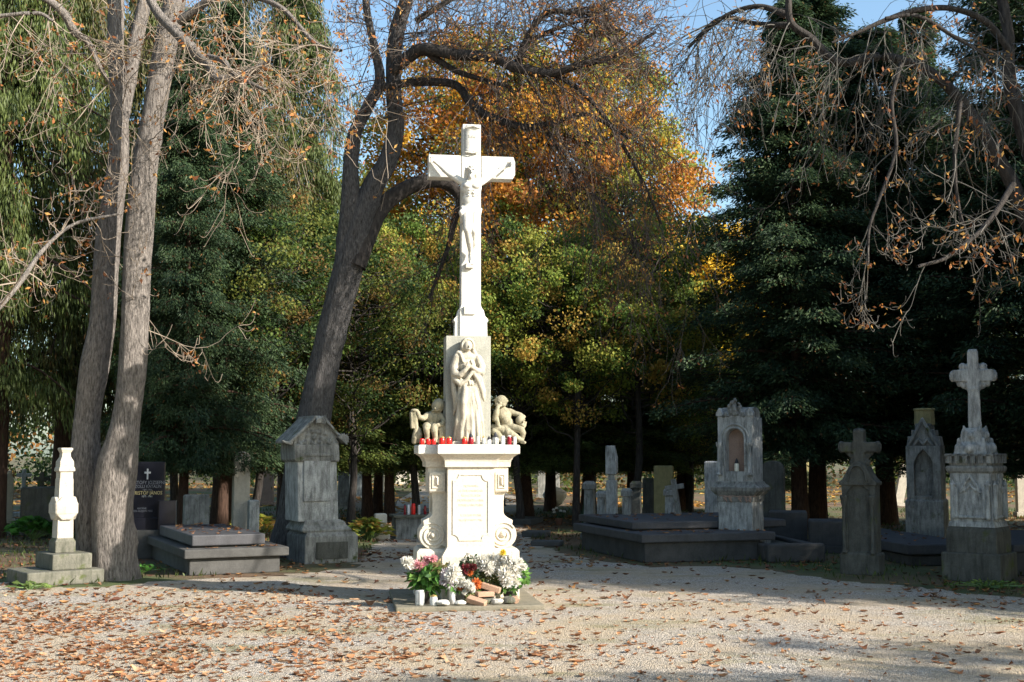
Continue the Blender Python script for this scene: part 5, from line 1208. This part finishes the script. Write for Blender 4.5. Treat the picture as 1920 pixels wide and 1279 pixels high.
arch_wall(m, ox0, ox1, zs0, zs1, mid, ax_, zb_, zar, yf_, yf_+.24, yf_+.14)
m.box(ox0, ox1, yf_+.14, cyy+.22, zs0, zs1-.02); m.build('shrine', M['weather_blue'], t, .004)
MB().box(mid-ax_, mid+ax_, yf_+.13, yf_+.139, zb_, zar+ax_*.98).build('niche_back', M['pink_plaster'], t, 0)
for e_, rr_ in ((.0, .018), (.05, .014)):
    m = MB(); P_ = [(mid-ax_-.02-e_, yf_-.008, zb_+.1, rr_), (mid-ax_-.02-e_, yf_-.008, zar, rr_)]+[(mid+(ax_+.02+e_)*cos(pi-k*pi/14), yf_-.008, zar+(ax_+.02+e_)*sin(k*pi/14), rr_) for k in range(1, 14)]+[(mid+ax_+.02+e_, yf_-.008, zar, rr_), (mid+ax_+.02+e_, yf_-.008, zb_+.1, rr_)]
    m.chain(P_, 8); m.build('arch_moulding', M['weather_blue'], t, 0, True)
for sg in (-1, 1):
    cxp = mid+sg*(H0-.03); m = MB().lathe([(.045, 0), (.045, .03), (.032, .05), (.03, .22), (.029, .42), (.045, .45), (.05, .49), (.05, .5)], cxp, yf_-.03, 14, zb_-.06); m.build('colonnette', M['weather_blue'], t, 0, True)
    m = MB(); m.prism([(cxp-.05, zs1), (cxp+.05, zs1), (cxp+.05, zs1+.05), (cxp, zs1+.13), (cxp-.05, zs1+.05)], yf_-.02, yf_+.10); m.build('corner_horn', M['weather_blue'], t, .006)
m = MB(); r_ = random.Random(9)
for k in range(60):
    u = r_.uniform(-1, 1); v = r_.uniform(0, 1)*(1-abs(u)**1.6); m.ell((mid+u*.17, yf_+r_.uniform(.0, .08), zs1+.0+v*.26), (r_.uniform(.02, .04), .03, r_.uniform(.02, .04)), (0, r_.uniform(0, 90), 0), 8, 6)
m.box(mid-.08, mid+.08, yf_+.02, yf_+.1, zs1-.02, zs1+.14)
m.sculpt('carved_crest', M['weather_grey'], t, .010, 1, .008)
m = MB(); P_ = [(cyy-.20, zs1-.05)]+[(cyy+.0-.22*cos(k*pi/12)+.0, zs1-.03+.17*sin(k*pi/12)) for k in range(13)]+[(cyy+.22, zs1-.05)]
mm = MB().prism([(a, b) for a, b in P_][::-1], ox0+.02, ox1-.02); mm.v = [(y, x, z) for x, y, z in mm.v]; mm.f = [tuple(reversed(q_)) for q_ in mm.f]; mm.build('rounded_roof', M['weather_grey'], t, .006)
li = t
jar_light('small dark lidded grave light standing in the arched niche', (f.p.x+cos(f.yaw)*mid-sin(f.yaw)*(yf_+.07), f.p.y+sin(f.yaw)*mid+cos(f.yaw)*(yf_+.07), zb_+.001), .035, .12, 'wax', 'dark_lid', .08)
# ---- arched pillar grave with stone cross
pb = G(1606, 1078); t, f = grave('arched_pillar_grave', 'dark arched grave pillar topped by a stubby stone cross', 'grave monument', pb, -32); g = GX(t, f)
LX = lambda px: g.x(px, 950)
x0, x1 = LX(1572), LX(1645); w2 = (x1-x0)/2; mid = (x0+x1)/2
MB().stack([(0, x0, x1, 0, .30), (g.z(1040), x0, x1, 0, .30), (g.z(1036), x0+.015, x1-.015, .015, .285)]).build('base', M['weather_dark'], t, .01)
m = MB(); bw_ = w2-.035; zb0 = g.z(1038); zsp = g.z(910)
arch_wall(m, mid-bw_, mid+bw_, zb0, zsp+.02, mid, bw_-.07, zb0+.03, zsp-.14, .03, .1, .06)
m.box(mid-bw_, mid+bw_, .06, .26, zb0, zsp+.02); m.build('tablet', M['weather_dark'], t, .004)
ol = [(mid-bw_-.02, zsp), (mid+bw_+.02, zsp), (mid+bw_+.03, zsp+.04), (mid+bw_-.02, zsp+.08), (mid+bw_-.06, zsp+.15)]
for k in range(9): th = radians(20+k*17.5); ol.append((mid+(bw_-.07)*cos(th), zsp+.12+(g.z(866)-zsp-.12)*sin(th)))
ol += [(mid-bw_+.06, zsp+.15), (mid-bw_+.02, zsp+.08), (mid-bw_-.03, zsp+.04)]
MB().prism(ol, .01, .28).build('arched_head', M['weather_dark'], t, .01)
m = MB(); P_ = [(mid+(bw_-.10)*cos(radians(a)), .0, zsp+.06+(g.z(874)-zsp-.05)*sin(radians(a)), .014) for a in range(0, 181, 15)]; m.chain(P_, 8); m.build('head_moulding', M['weather_dark'], t, 0, True)
for sg in (-1, 1): MB().lathe([(.035, 0), (.035, .03), (.022, .05), (.02, .6), (.034, .64), (.04, .70), (.05, .72), (.05, .75)], mid+sg*(bw_-.035), .0, 12, zb0).build('colonnette', M['weather_dark'], t, 0, True)
cz0, ca0, ca1, ct = g.z(868), g.z(848), g.z(829), g.z(808)
m = MB(); m.box(mid-.07, mid+.07, .08, .22, cz0-.02, ct); m.box(mid-.24, mid+.24, .085, .215, ca0, ca1)
for sg in (-1, 1): m.ell((mid+sg*.24, .15, (ca0+ca1)/2), (.045, .07, .085)); m.cap((mid+sg*.1, .15, ca0-.05), (mid+sg*.16, .15, ca0), .04, .03)
m.ell((mid, .15, ct), (.085, .07, .04)); m.cap((mid-.08, .15, cz0), (mid+.08, .15, cz0), .06, .06); m.sculpt('stone_cross', M['weather_dark'], t, .012, 2, .006)
# ---- gothic stele further back
Yg = 20.0; pb = W(1733, 985, Yg); t, f = grave('gothic_stele', 'dark gothic grave stele with pointed gable and truncated spire', 'grave monument', (pb.x, Yg), -26); g = GX(t, f)
LX = lambda px: g.x(px, 950); x0, x1 = LX(1701), LX(1766); mid = (x0+x1)/2; w2 = (x1-x0)/2; zg = lambda py: g.z(py)
MB().stack([(0, x0-.03, x1+.03, -.03, .62), (zg(940), x0-.03, x1+.03, -.03, .62), (zg(936), x0, x1, 0, .60)]).build('base', M['weather_grey'], t, .01)
m = MB(); arch_wall(m, x0, x1, zg(938), zg(836), mid, w2*.55, zg(930), zg(872), 0, .2, .14, point=.7); m.box(x0, x1, .14, .58, zg(938), zg(836)); m.build('body', M['weather_grey'], t, .006)
m = MB(); m.prism([(x0-.0, zg(836)), (x1+.0, zg(836)), (x1-.02, zg(818)), (x1-.08, zg(818)), (x1-.08, zg(806)), (x1-.14, zg(806)), (x1-.14, zg(794)), (x0+.14, zg(794)), (x0+.14, zg(806)), (x0+.08, zg(806)), (x0+.08, zg(818)), (x0+.02, zg(818))], .1, .5); m.build('stepped_shoulder', M['weather_grey'], t, .01)
m = MB()
for sg in (-1, 1):
    a = (mid+sg*(w2*.86), zg(838)); b = (mid, zg(786)); m.chain([(a[0], .04, a[1], .03), (b[0], .04, b[1], .026)], 8)
m.chain([(mid-.14, .06, zg(834), .025), (mid-.07, .06, zg(824), .025), (mid, .06, zg(832), .025), (mid+.07, .06, zg(824), .025), (mid+.14, .06, zg(834), .025)], 8)
m.build('gable', M['weather_grey'], t, 0, True)
MB().lathe([(w2*.62, zg(796)), (w2*.60, zg(770)), (w2*.66, zg(768)), (w2*.64, zg(765))], mid, .3, 8).build('spire', M['yellow_stone'], t, .008)
# ---- tall stone cross on gothic pedestal
pb = G(1877, 1096); t, f = grave('gothic_cross_monument', 'tall weathered stone cross on a gothic pedestal with pointed blind arches', 'grave monument', pb, -40); g = GX(t, f)
# nearest vertical edge is at local x=0,y=0 (front right corner); front runs to -x, side runs to +y
def xl_(px, py): return g.x(px, py)
W0 = -xl_(1765, 1065); cxm = -W0/2; cym = W0/2*.86
def sc(px0, px1): return (px1-px0)/(1906-1757)
def zg(py):  return g.f(1868, py)[1]
def gs(L, nm, mat, bev=.012): return MB().stack([(z, cxm-h*W0/2, cxm+h*W0/2, cym-h*cym, cym+h*cym) for z, h in L]).build(nm, M[mat], t, bev)
gs([(0, 1.0), (zg(1043), 1.0), (zg(1040), .98)], 'base', 'weather_dark')
gs([(zg(1041), .86), (zg(1000), .86), (zg(994), .82), (zg(990), .76)], 'lower_block', 'weather_dark')
hd = .73
gs([(zg(991), .80), (zg(986), .78), (zg(981), hd+.02)], 'die_moulding', 'weather_blue', .006)
gs([(zg(984), hd), (zg(884), hd-.02)], 'die', 'weather_blue', .01)
gs([(zg(888), .74), (zg(884), .80), (zg(878), .82), (zg(874), .78)], 'cornice', 'weather_grey', .006)
m = MB(); hx, hy = .80*W0/2, .80*cym; za, zb_ = zg(874), zg(854)
m.box(cxm-hx+.03, cxm+hx-.03, cym-hy+.03, cym+hy-.03, za, zb_)
for sd_ in (0, 1, 2, 3):                                        # battlement with pendant arches
    for k in range(6):
        u = (k+.5)/6*2-1
        if sd_ == 0: m.box(cxm+u*hx-.028, cxm+u*hx+.028, cym-hy-.01, cym-hy+.05, za+.03, zb_+.02)
        if sd_ == 1: m.box(cxm+hx-.05, cxm+hx+.01, cym+u*hy-.028, cym+u*hy+.028, za+.03, zb_+.02)
        if sd_ == 2: m.box(cxm+u*hx-.028, cxm+u*hx+.028, cym+hy-.05, cym+hy+.01, za+.03, zb_+.02)
        if sd_ == 3: m.box(cxm-hx-.01, cxm-hx+.05, cym+u*hy-.028, cym+u*hy+.028, za+.03, zb_+.02)
m.box(cxm-hx-.01, cxm+hx+.01, cym-hy-.01, cym+hy+.01, zb_-.012, zb_+.012); m.build('battlement', M['weather_grey'], t, .004)
# blind arches with gablets on both seen faces
yfz = cym-hd*cym; xfz = cxm+hd*W0/2
for face in (0, 1):
    m = MB(); hw2 = hd*(W0/2 if face == 0 else cym)*.62; b0z, spz, apz = zg(972), zg(918), zg(892)
    m.chain([(-hw2, -.01, b0z, .018), (-hw2, -.01, spz, .018)], 8); m.chain([(hw2, -.01, b0z, .018), (hw2, -.01, spz, .018)], 8)
    m.chain([(-hw2*.62, -.012, spz+.0, .02), (0, -.012, apz, .018), (hw2*.62, -.012, spz+.0, .02)], 8)
    m.chain([(-hw2*.7, -.008, spz-.04, .022), (-hw2*.42, -.008, spz+.01, .018), (-hw2*.38, -.008, spz-.03, .016), (0-.0, -.008, spz+.055, .018), (hw2*.38, -.008, spz-.03, .016), (hw2*.42, -.008, spz+.01, .018), (hw2*.7, -.008, spz-.04, .022)], 8)
    m.chain([(-hw2, -.01, b0z, .02), (hw2, -.01, b0z, .02)], 8)
    for sg in (-1, 1):
        m.chain([(sg*hw2*1.3, -.02, b0z, .032), (sg*hw2*1.3, -.02, spz+.02, .028), (sg*hw2*1.3, -.02, spz+.1, .012)], 8); m.ell((sg*hw2*1.3, -.02, spz+.05), (.045, .03, .02))
    m.xform(Matrix.Translation((cxm, yfz, 0)) if face == 0 else Matrix.Translation((xfz, cym, 0)) @ Matrix.Rotation(pi/2, 4, 'Z'))
    m.sculpt('blind_arch', M['weather_blue'], t, .010, 1)
    m = MB().box(-hw2*.98, hw2*.98, -.004, .004, b0z, spz-.02); m.xform(Matrix.Translation((cxm, yfz-.002, 0)) if face == 0 else Matrix.Translation((xfz+.002, cym, 0)) @ Matrix.Rotation(pi/2, 4, 'Z')); m.build('inscription_field', M['weather_blue'], t, 0)
m = MB(); zq = zb_+.0; gz_ = lambda py: g.f(1845, py)[1]
m.stack([(zq, cxm-.21, cxm+.21, cym-.21, cym+.21), (zq+.12, cxm-.19, cxm+.19, cym-.19, cym+.19), (zq+.16, cxm-.14, cxm+.14, cym-.14, cym+.14), (zq+.30, cxm-.13, cxm+.13, cym-.13, cym+.13), (zq+.34, cxm-.09, cxm+.09, cym-.09, cym+.09)])
for a_, b_ in ((-1, -1), (1, -1), (1, 1), (-1, 1)):
    m.cap((cxm+a_*.16, cym+b_*.16, zq), (cxm+a_*.15, cym+b_*.15, zq+.20), .04, .02); m.cap((cxm+a_*.11, cym+b_*.11, zq+.2), (cxm+a_*.10, cym+b_*.10, zq+.36), .03, .015)
for k in range(4): an = k*pi/2; m.ell((cxm+.2*cos(an), cym+.2*sin(an), zq+.09), (.06, .06, .07)); m.ell((cxm+.14*cos(an), cym+.14*sin(an), zq+.25), (.04, .04, .05))
m.sculpt('cross_foot', M['weather_blue'], t, .012, 1, .008)
m = MB(); c0z, ca, cb_, ctp = zq+.30, gz_(715), gz_(688), gz_(650)
th = Matrix.Rotation(radians(22), 4, 'Z')
m.stack([(c0z, -.078, .078, -.07, .07), (ca-.1, -.068, .068, -.065, .065), (ctp-.04, -.064, .064, -.06, .06), (ctp, -.05, .05, -.045, .045)])
m.box(-.235, .235, -.06, .06, ca+.02, cb_-.01)
for sg in (-1, 1): m.ell((sg*.245, 0, (ca+cb_)/2), (.04, .055, .075)); m.ell((sg*.19, 0, (ca+cb_)/2), (.035, .055, .085)); m.ell((sg*.10, 0, ca-.03), (.05, .05, .05)); m.ell((sg*.12, 0, cb_+.03), (.05, .05, .05)); m.ell((sg*.17, 0, ca-.01), (.03, .05, .04))
m.ell((0, -.02, ca-.08), (.09, .06, .04)); m.xform(Matrix.Translation((cxm, cym, 0)) @ th); m.sculpt('stone_cross', M['weather_blue'], t, .011, 2, .006)
# ---- flat slabs on the right
c0 = G(1205, 1057)
slab_tomb('flat_tomb', 'large dark two tiered grave slab on a cracked concrete base left of the niche monument', c0, (1, .30), None, 2.1, 2.9,
          [('base_block', 0, .29, .06, .2, .06, .2), ('lower_slab', .29, .41, -.02, 0, -.02, 0), ('upper_slab', .43, .54, .15, -.6, .75, -.2), ('plinth', .41, .43, .25, -.5, .85, -.1)], ['concrete_dark', 'slab_dark', 'slab_dark', 'concrete_dark'])
c0 = G(1705, 1062)
slab_tomb('flat_grave_slab', 'dark bevelled grave slab lying between the arched pillar and the tall stone cross', c0, (1, .12), None, 1.1, 3.6, [('base_block', 0, .14, .04, .04, .04, .04), ('cover', .16, .30, -.03, -.03, -.03, -.03), ('joint', .14, .16, .08, .08, .08, .08)], ['concrete_dark', 'slab_dark', 'weather_dark'])
c0 = G(1440, 1056)
slab_tomb('low_grave_border', 'low worn concrete grave border right of the niche monument', c0, (1, .1), None, .85, 2.4, [('front_kerb', 0, .27, 0, 0, 0, 2.22), ('side_kerb', 0, .25, 0, .7, .18, 0), ('side_kerb', 0, .25, .7, 0, .18, 0), ('soil_fill', 0, .2, .15, .15, .18, 0)], ['concrete_dark']*3+['weather_dark'], bev=.03)
c0 = G(1905, 1080)
slab_tomb('flat_grave_slab', 'dark grave slab cut off by the right edge beside the tall cross', c0, (1, -.1), None, 1.6, 3, [('base_block', 0, .3, 0, 0, 0, 0), ('cover', .3, .4, -.04, -.04, -.04, -.04)], ['concrete_dark', 'slab_dark'])
# ---- helper for small background stones
def small(name, label, px, py0, py1, wpx, shape, mat, yaw=0, Y=None, cat='headstone', group=None, dep=.16, z0=0, foot=True, lean=0):
    if Y is None: Y = min(G(px, max(py0, 885)).y, 60)
    x = W(px, 845, Y).x; t = thing(name, label, cat, (x, Y, 0), yaw, group); t.rotation_euler = (0, radians(lean), radians(yaw))
    w = wpx/FPX*Y; H = CAMZ-(py1-845)/FPX*Y; h2 = w/2
    if foot: MB().box(-h2-.05, h2+.05, -.05, dep+.05, 0, .12).build('foot', M[mat], t, .01); zb = .12
    else: zb = 0
    if shape == 'slab': MB().stack([(zb, -h2, h2, 0, dep), (H-.02, -h2, h2, 0, dep), (H, -h2+.02, h2-.02, .02, dep-.02)]).build('tablet', M[mat], t, .01)
    elif shape == 'round':
        P = [(-h2, zb), (h2, zb), (h2, H-h2*.8)]+[(h2*cos(a_), H-h2*.8+h2*.8*sin(a_)) for a_ in [k*pi/12 for k in range(1, 12)]]+[(-h2, H-h2*.8)]
        MB().prism(P, 0, dep).build('tablet', M[mat], t, .012)
    elif shape == 'shoulder':
        P = [(-h2, zb), (h2, zb), (h2, H*.86), (h2*.6, H*.9), (h2*.5, H), (-h2*.5, H), (-h2*.6, H*.9), (-h2, H*.86)]; MB().prism(P, 0, dep).build('tablet', M[mat], t, .012)
    elif shape == 'pillar':
        MB().stack([(zb, -h2, h2, 0, w), (H*.86, -h2*.86, h2*.86, w*.07, w*.93)]).build('shaft', M[mat], t, .008); MB().stack([(H*.86, -h2*1.15, h2*1.15, -w*.08, w*1.08), (H*.95, -h2*1.15, h2*1.15, -w*.08, w*1.08), (H, -h2*.7, h2*.7, w*.15, w*.85)]).build('cap', M[mat], t, .008)
    elif shape == 'cross':
        b = w*.13; zc_ = H-w*.42; m = MB(); m.prism([(-b, zb), (b, zb), (b, zc_-b), (h2, zc_-b), (h2, zc_+b), (b, zc_+b), (b, H), (-b, H), (-b, zc_+b), (-h2, zc_+b), (-h2, zc_-b), (-b, zc_-b)], 0, b*1.6); m.build('cross', M[mat], t, .01)
    elif shape == 'stele':
        MB().stack([(zb, -h2, h2, 0, dep), (H*.64, -h2*.97, h2*.97, 0, dep)]).build('shaft', M[mat], t, .01)
        MB().box(-h2*.6, h2*.6, .04, dep-.04, H*.64, H*.70).build('neck', M[mat], t, .01)
        P = [(-h2, H*.70), (h2*.9, H*.70), (h2*1.05, H*.73), (h2*1.02, H*.88), (h2*.5, H*1.0), (-h2*.9, H*1.0), (-h2, H*.97)]; MB().prism(P, -.02, dep+.02).build('head', M[mat], t, .012)
    return t
GB = 'small gravestones among the trees in the background'
small('headstone', 'upright pale headstone with rounded cap left of the pedimented monument', 455, 974, 847, 30, 'round', 'column_stone', 22, 21.5, dep=.2)
small('stone_post', 'small grey stone block leaning against the pale rounded headstone', 479, 972, 937, 19, 'slab', 'weather_blue', 22, 21.2, 'grave marker', dep=.2)
small('headstone', 'low grey square headstone between two dark trunks', 372, 980, 927, 46, 'slab', 'weather_grey', 25, 20.6)
small('grave_marker', 'white weathered stele at the far left edge', 20, 945, 883, 14, 'shoulder', 'column_stone', 20, 27, 'grave marker')
small('stone_cross', 'greyish stone cross beside the white stele at the far left', 46, 935, 880, 26, 'cross', 'weather_blue', 10, 30, 'grave cross')
small('stone_cross', 'black squat cross above the dark tomb on the left', 80, 930, 886, 28, 'cross', 'weather_dark', 10, 25, 'grave cross')
small('tomb_chest', 'dark chest tomb behind the broken column', 75, 962, 914, 62, 'slab', 'weather_dark', 20, 23.5, 'tomb', dep=.8)
small('headstone', 'pinkish small headstone behind the leaning chestnut base', 502, 915, 880, 22, 'shoulder', 'pink_plaster', 0, 36)
small('headstone', 'white slab headstone far behind, left of the pale rounded one', 434, 905, 868, 13, 'slab', 'column_stone', 0, 40)
small('headstone', 'rounded grey headstone just right of the gabled monument', 645, 912, 870, 20, 'round', 'weather_grey', 10, 36)
small('headstone', 'wide grey headstone behind the three slender trunks', 672, 908, 880, 34, 'slab', 'weather_blue', 0, 42)
small('stone_post', 'thin bright white post seen between the slender trunks', 718, 885, 830, 5, 'slab', 'white_stone', 0, 48, 'post', foot=False)
small('headstone', 'sunlit white headstone left of the crucifix, far back', 753, 880, 862, 20, 'shoulder', 'white_stone', 0, 58)
small('headstone', 'low sunlit white headstone touching the crucifix pedestal in view, far back', 776, 878, 850, 16, 'round', 'white_stone', 0, 62)
small('stone_post', 'white plastic looking stone box behind the fern by the gabled monument', 716, 985, 962, 22, 'slab', 'white_stone', 15, 22.5, 'grave marker')
small('stele', 'slender grey stele with rounded head on the right behind the flat tomb', 1145, 965, 836, 20, 'stele', 'weather_blue', -15, 21.8, 'stele', dep=.16)
small('stone_pillar', 'small stepped pillar left of the slender stele', 1103, 958, 902, 20, 'pillar', 'weather_grey', -15, 22.5, 'grave pillar')
small('stone_pillar', 'short pale topped pillar touching the slender stele', 1126, 960, 920, 17, 'pillar', 'weather_blue', -15, 22.2, 'grave pillar')
small('stone_pillar', 'narrow grey pillar standing at the edge of the upper grave slab', 1173, 970, 915, 17, 'pillar', 'weather_grey', -15, 20.6, 'grave pillar')
small('stone_pillar', 'bluish pillar with slanted cap behind the narrow grey one', 1191, 955, 902, 19, 'pillar', 'weather_dark', -15, 24, 'grave pillar')
small('headstone', 'rough grey headstone behind the bluish pillar', 1214, 950, 896, 20, 'slab', 'weather_dark', -15, 27)
small('headstone', 'headstone lit yellow by the sun behind the right graves', 1243, 945, 873, 36, 'slab', 'yellow_stone', -15, 26)
small('stone_pillar', 'pale grey pillar before the yellow headstone', 1254, 972, 914, 20, 'pillar', 'weather_blue', -20, 21.0, 'grave pillar')
small('stone_cross', 'leaning grey stone cross right of the pale grey pillar', 1280, 974, 897, 36, 'cross', 'weather_grey', -25, 20.5, 'grave cross', lean=-9)
small('headstone', 'flat pale headstone half hidden by the niche monument', 1333, 955, 865, 26, 'slab', 'weather_blue', -15, 22.5)
small('headstone', 'dark rounded headstone right behind the niche monument', 1447, 965, 864, 42, 'round', 'weather_dark', -22, 21.5)
small('stone_cross', 'small white cross standing far back between dark trunks', 1496, 900, 848, 16, 'cross', 'cross_stone', 0, 38, 'grave cross')
small('headstone', 'mossy sunlit headstone below the small white cross', 1505, 910, 866, 22, 'slab', 'yellow_stone', 0, 34)
small('headstone', 'small yellow lit stone far back right of the pale rock', 1097, 900, 868, 9, 'slab', 'yellow_stone', 0, 48)
small('headstone', 'dim obelisk stone far back behind the pale rock', 1043, 905, 850, 13, 'pillar', 'weather_grey', 0, 44, 'obelisk')
small('headstone', 'dim grey headstone right of the thick dark trunk', 1015, 905, 880, 14, 'slab', 'weather_grey', 0, 42)
small('headstone', 'leaning sunlit slab far back between pillar grave and gothic stele', 1682, 915, 870, 16, 'slab', 'column_stone', 0, 36, lean=12)
small('headstone', 'small bright stone far back at the right edge', 1912, 915, 860, 14, 'slab', 'column_stone', 0, 30)
small('tomb_chest', 'low dark grave kerb behind the niche monument', 1475, 985, 958, 70, 'slab', 'concrete_dark', -12, 20.5, 'tomb', dep=.5)
small('tomb_chest', 'low dark chest tomb behind the arched pillar grave', 1560, 1000, 975, 90, 'slab', 'concrete_dark', -12, 19.5, 'tomb', dep=.6)
# grave with candles behind the crucifix
pb = G(742, 1012); t, f = grave('altar_grave', 'brown stone grave block behind the crucifix carrying grave lights', 'grave', pb, 14); g = GX(t, f)
zt2 = g.z(966, 742); MB().box(0, .75, 0, .5, 0, zt2-.05).build('block', M['weather_grey'], t, .01); MB().box(-.05, .8, -.06, .55, zt2-.05, zt2).build('top_slab', M['column_foot'], t, .01)
for lb, px, r_, h_, mat in (('dark red grave light left on the grave block behind the crucifix', 761, .022, .17, 'darkred_glass'), ('white grave light on the grave block behind the crucifix', 768, .024, .18, 'white_plastic'), ('tall bright red grave light in the middle of the grave block', 777, .04, .20, 'red_glass'), ('white grave light right of the tall red one', 788, .026, .17, 'clear_glass'), ('dark red grave light at the right end of the grave block', 799, .024, .15, 'darkred_glass')):
    lx = g.x(px, 960); a = f.yaw; jar_light(lb, (f.p.x+lx*cos(a)-.12*sin(a), f.p.y+lx*sin(a)+.12*cos(a), zt2), r_, h_, mat, 'dark_lid' if 'dark' in lb else None, .03)
# sunk kerbs right of the crucifix
for k, (px, py, w_, d_, lb) in enumerate(((975, 985, .5, 1.2, 'pale flat stone slab right behind the crucifix pedestal'), (1000, 1008, .45, .5, 'small sunken kerb stone beside the path right of the crucifix'), (1022, 1025, .5, .35, 'lowest sunken kerb stone beside the path right of the crucifix'))):
    p = G(px, py); o = MB().box(-w_/2, w_/2, 0, d_, 0, .13-.02*k).build('kerb_stone', M['concrete'], None, .02); o.location = (p.x, p.y, 0); o.rotation_euler = (0, 0, radians(-14)); tag(o, lb, 'kerb stone')
p = G(1040, 950); rock('pale boulder lying on the dark grass right of the crucifix', (p.x, p.y, 0), (.32, .25, .26), 'column_stone', 12, 'boulder', 'boulder')
# ---- plants
def plant(name, label, px, py, n, rx, rz, L, cols, seed, Y=None, wd=.45, cat='plant', stems=True):
    p = G(px, py); t = thing(name, label, cat, (p.x, p.y, 0), 0); r = np.random.default_rng(seed)
    az = r.uniform(0, 2*pi, n); s = r.uniform(.15, 1, n); C = np.stack([np.cos(az)*s*rx, np.sin(az)*s*rx*.7, rz*(1-.55*s**2)*r.uniform(.5, 1, n)], 1)
    D = np.stack([np.cos(az), np.sin(az), r.uniform(-.5, .5, n)], 1); Ls = L*r.uniform(.6, 1.3, n); V, Q = blades(C, D, np.array([0, 0, 1.])+r.normal(0, .5, (n, 3)), Ls, Ls*wd)
    link('foliage', npmesh('foliage', V, Q, np.array(cols)[r.integers(0, len(cols), n)]*r.uniform(.7, 1.3, (n, 1))), M['leaves'], t)
    P = np.stack([np.zeros((n, 3)), C*[.5, .5, .8], C], 1)[::3]; V, Q = tubes(P, np.full(P.shape[:2], .006), 3); link('stem', npmesh('stem', V, Q), M['green_stem'], t); return t
BR = [(.07, .2, .03), (.1, .26, .05), (.05, .14, .03)]; YG = [(.3, .32, .05), (.4, .38, .07), (.18, .26, .05), (.5, .3, .08)]
plant('leafy_plant', 'bright green broad leaved plant behind the broken column', 62, 1012, 170, .55, .42, .2, BR, 71, wd=.7)
plant('fern_plant', 'yellow green drooping plant left of the gabled monument', 478, 1006, 260, .5, .42, .17, YG, 72)
plant('fern_plant', 'yellowing fern like plant right of the gabled monument', 690, 1014, 280, .45, .42, .16, YG, 73)
plant('leafy_plant', 'low green weeds right of the twin stemmed chestnut', 262, 1075, 90, .35, .12, .09, BR, 74)
plant('leafy_plant', 'low green weeds at the foot of the tall stone cross', 1850, 1104, 120, .5, .1, .07, [(.1, .18, .03), (.16, .22, .05)], 75)
plant('leafy_plant', 'tuft of pale weeds at the left front slab of the broken column', 55, 1106, 50, .3, .1, .1, [(.2, .28, .08)], 76)
# agave-like plant
p = G(1090, 985); t = thing('agave_plant', 'spiky blue green plant with sword leaves before the small pillars', 'plant', (p.x, p.y, 0), 0); r = np.random.default_rng(77); n = 46
az = r.uniform(0, 2*pi, n); el = r.uniform(.5, 1.45, n); D = np.stack([np.cos(az)*np.cos(el), np.sin(az)*np.cos(el), np.sin(el)], 1); Ls = r.uniform(.4, .75, n)
V, Q = blades(D*(Ls*.5)[:, None], D, np.cross(D, [0, 0, 1.])*0+np.stack([-np.cos(az), -np.sin(az), np.full(n, .6)], 1), Ls, np.full(n, .05)); link('foliage', npmesh('foliage', V, Q, np.array([[.06, .12, .08]])*r.uniform(.7, 1.3, (n, 1))), M['leaves'], t)
for lb, px, py, kd, n_ in (('white flowers in a small pot on the grass right of the crucifix', 1048, 985, 'w', 5), ('violet flowers standing at the corner of the dark flat tomb', 1142, 975, 'l', 6), ('white flowers on the dark ground before the yellow headstone', 1217, 962, 'w', 4)):
    p = G(px, py); t = thing('flower_pot', lb, 'flowers', (p.x, p.y, 0), 0); zz_ = .42 if 'tomb' in lb else 0; t.location.z = zz_*0
    MB().lathe([(.06, 0), (.08, .14), (.085, .15), (.07, .15)], n=14).build('pot', M['pot_brown'], t, 0, True); link('foliage', leaf_ball(60, .13, .10, .07, DG, 90+px, .22), M['leaves'], t); rr = random.Random(px)
    for k in range(n_): o = link('flower', heads[kd], M['petal'], t); o.location = (rr.uniform(-.12, .12), rr.uniform(-.1, .05), .27+rr.uniform(0, .1)); o.scale = (.7,)*3
def slab_leaves(label, corner, yaw, x0, x1, y0, y1, z, n, seed):
    def smp(r, k):
        u = r.uniform(x0, x1, k); vv = y0+(y1-y0)*r.random(k)**.8; a = radians(yaw)
        return np.stack([corner[0]+u*cos(a)-vv*sin(a), corner[1]+u*sin(a)+vv*cos(a)], 1)
    o = litter('slab_leaves', n, smp, (.04, .11), DRK+DRY[:2], seed); o.location.z = z; tag(o, label, 'leaves', kind='stuff')
c0 = G(350, 1081); slab_leaves('dry leaves lying on the top of the left two tiered slab', c0, 25.5, .15, 1.0, .25, 2.6, .50, 70, 61)
slab_leaves('dry leaves on the lower ledge of the left two tiered slab', c0, 25.5, 0, 1.3, 0, .2, .335, 14, 62)
c0 = G(1205, 1057); slab_leaves('dry leaves on the broad ledge of the right two tiered slab', c0, 16.7, 0, 2.0, 0, .7, .41, 45, 63)
slab_leaves('dry leaves on the upper slab of the right two tiered grave', c0, 16.7, .2, 2.5, .8, 2.9, .54, 70, 64)
c0 = G(1705, 1062); slab_leaves('dry leaves on the bevelled slab by the tall cross', c0, 6.8, 0, 1.1, 0, 3.4, .30, 50, 65)
print('graves ok')
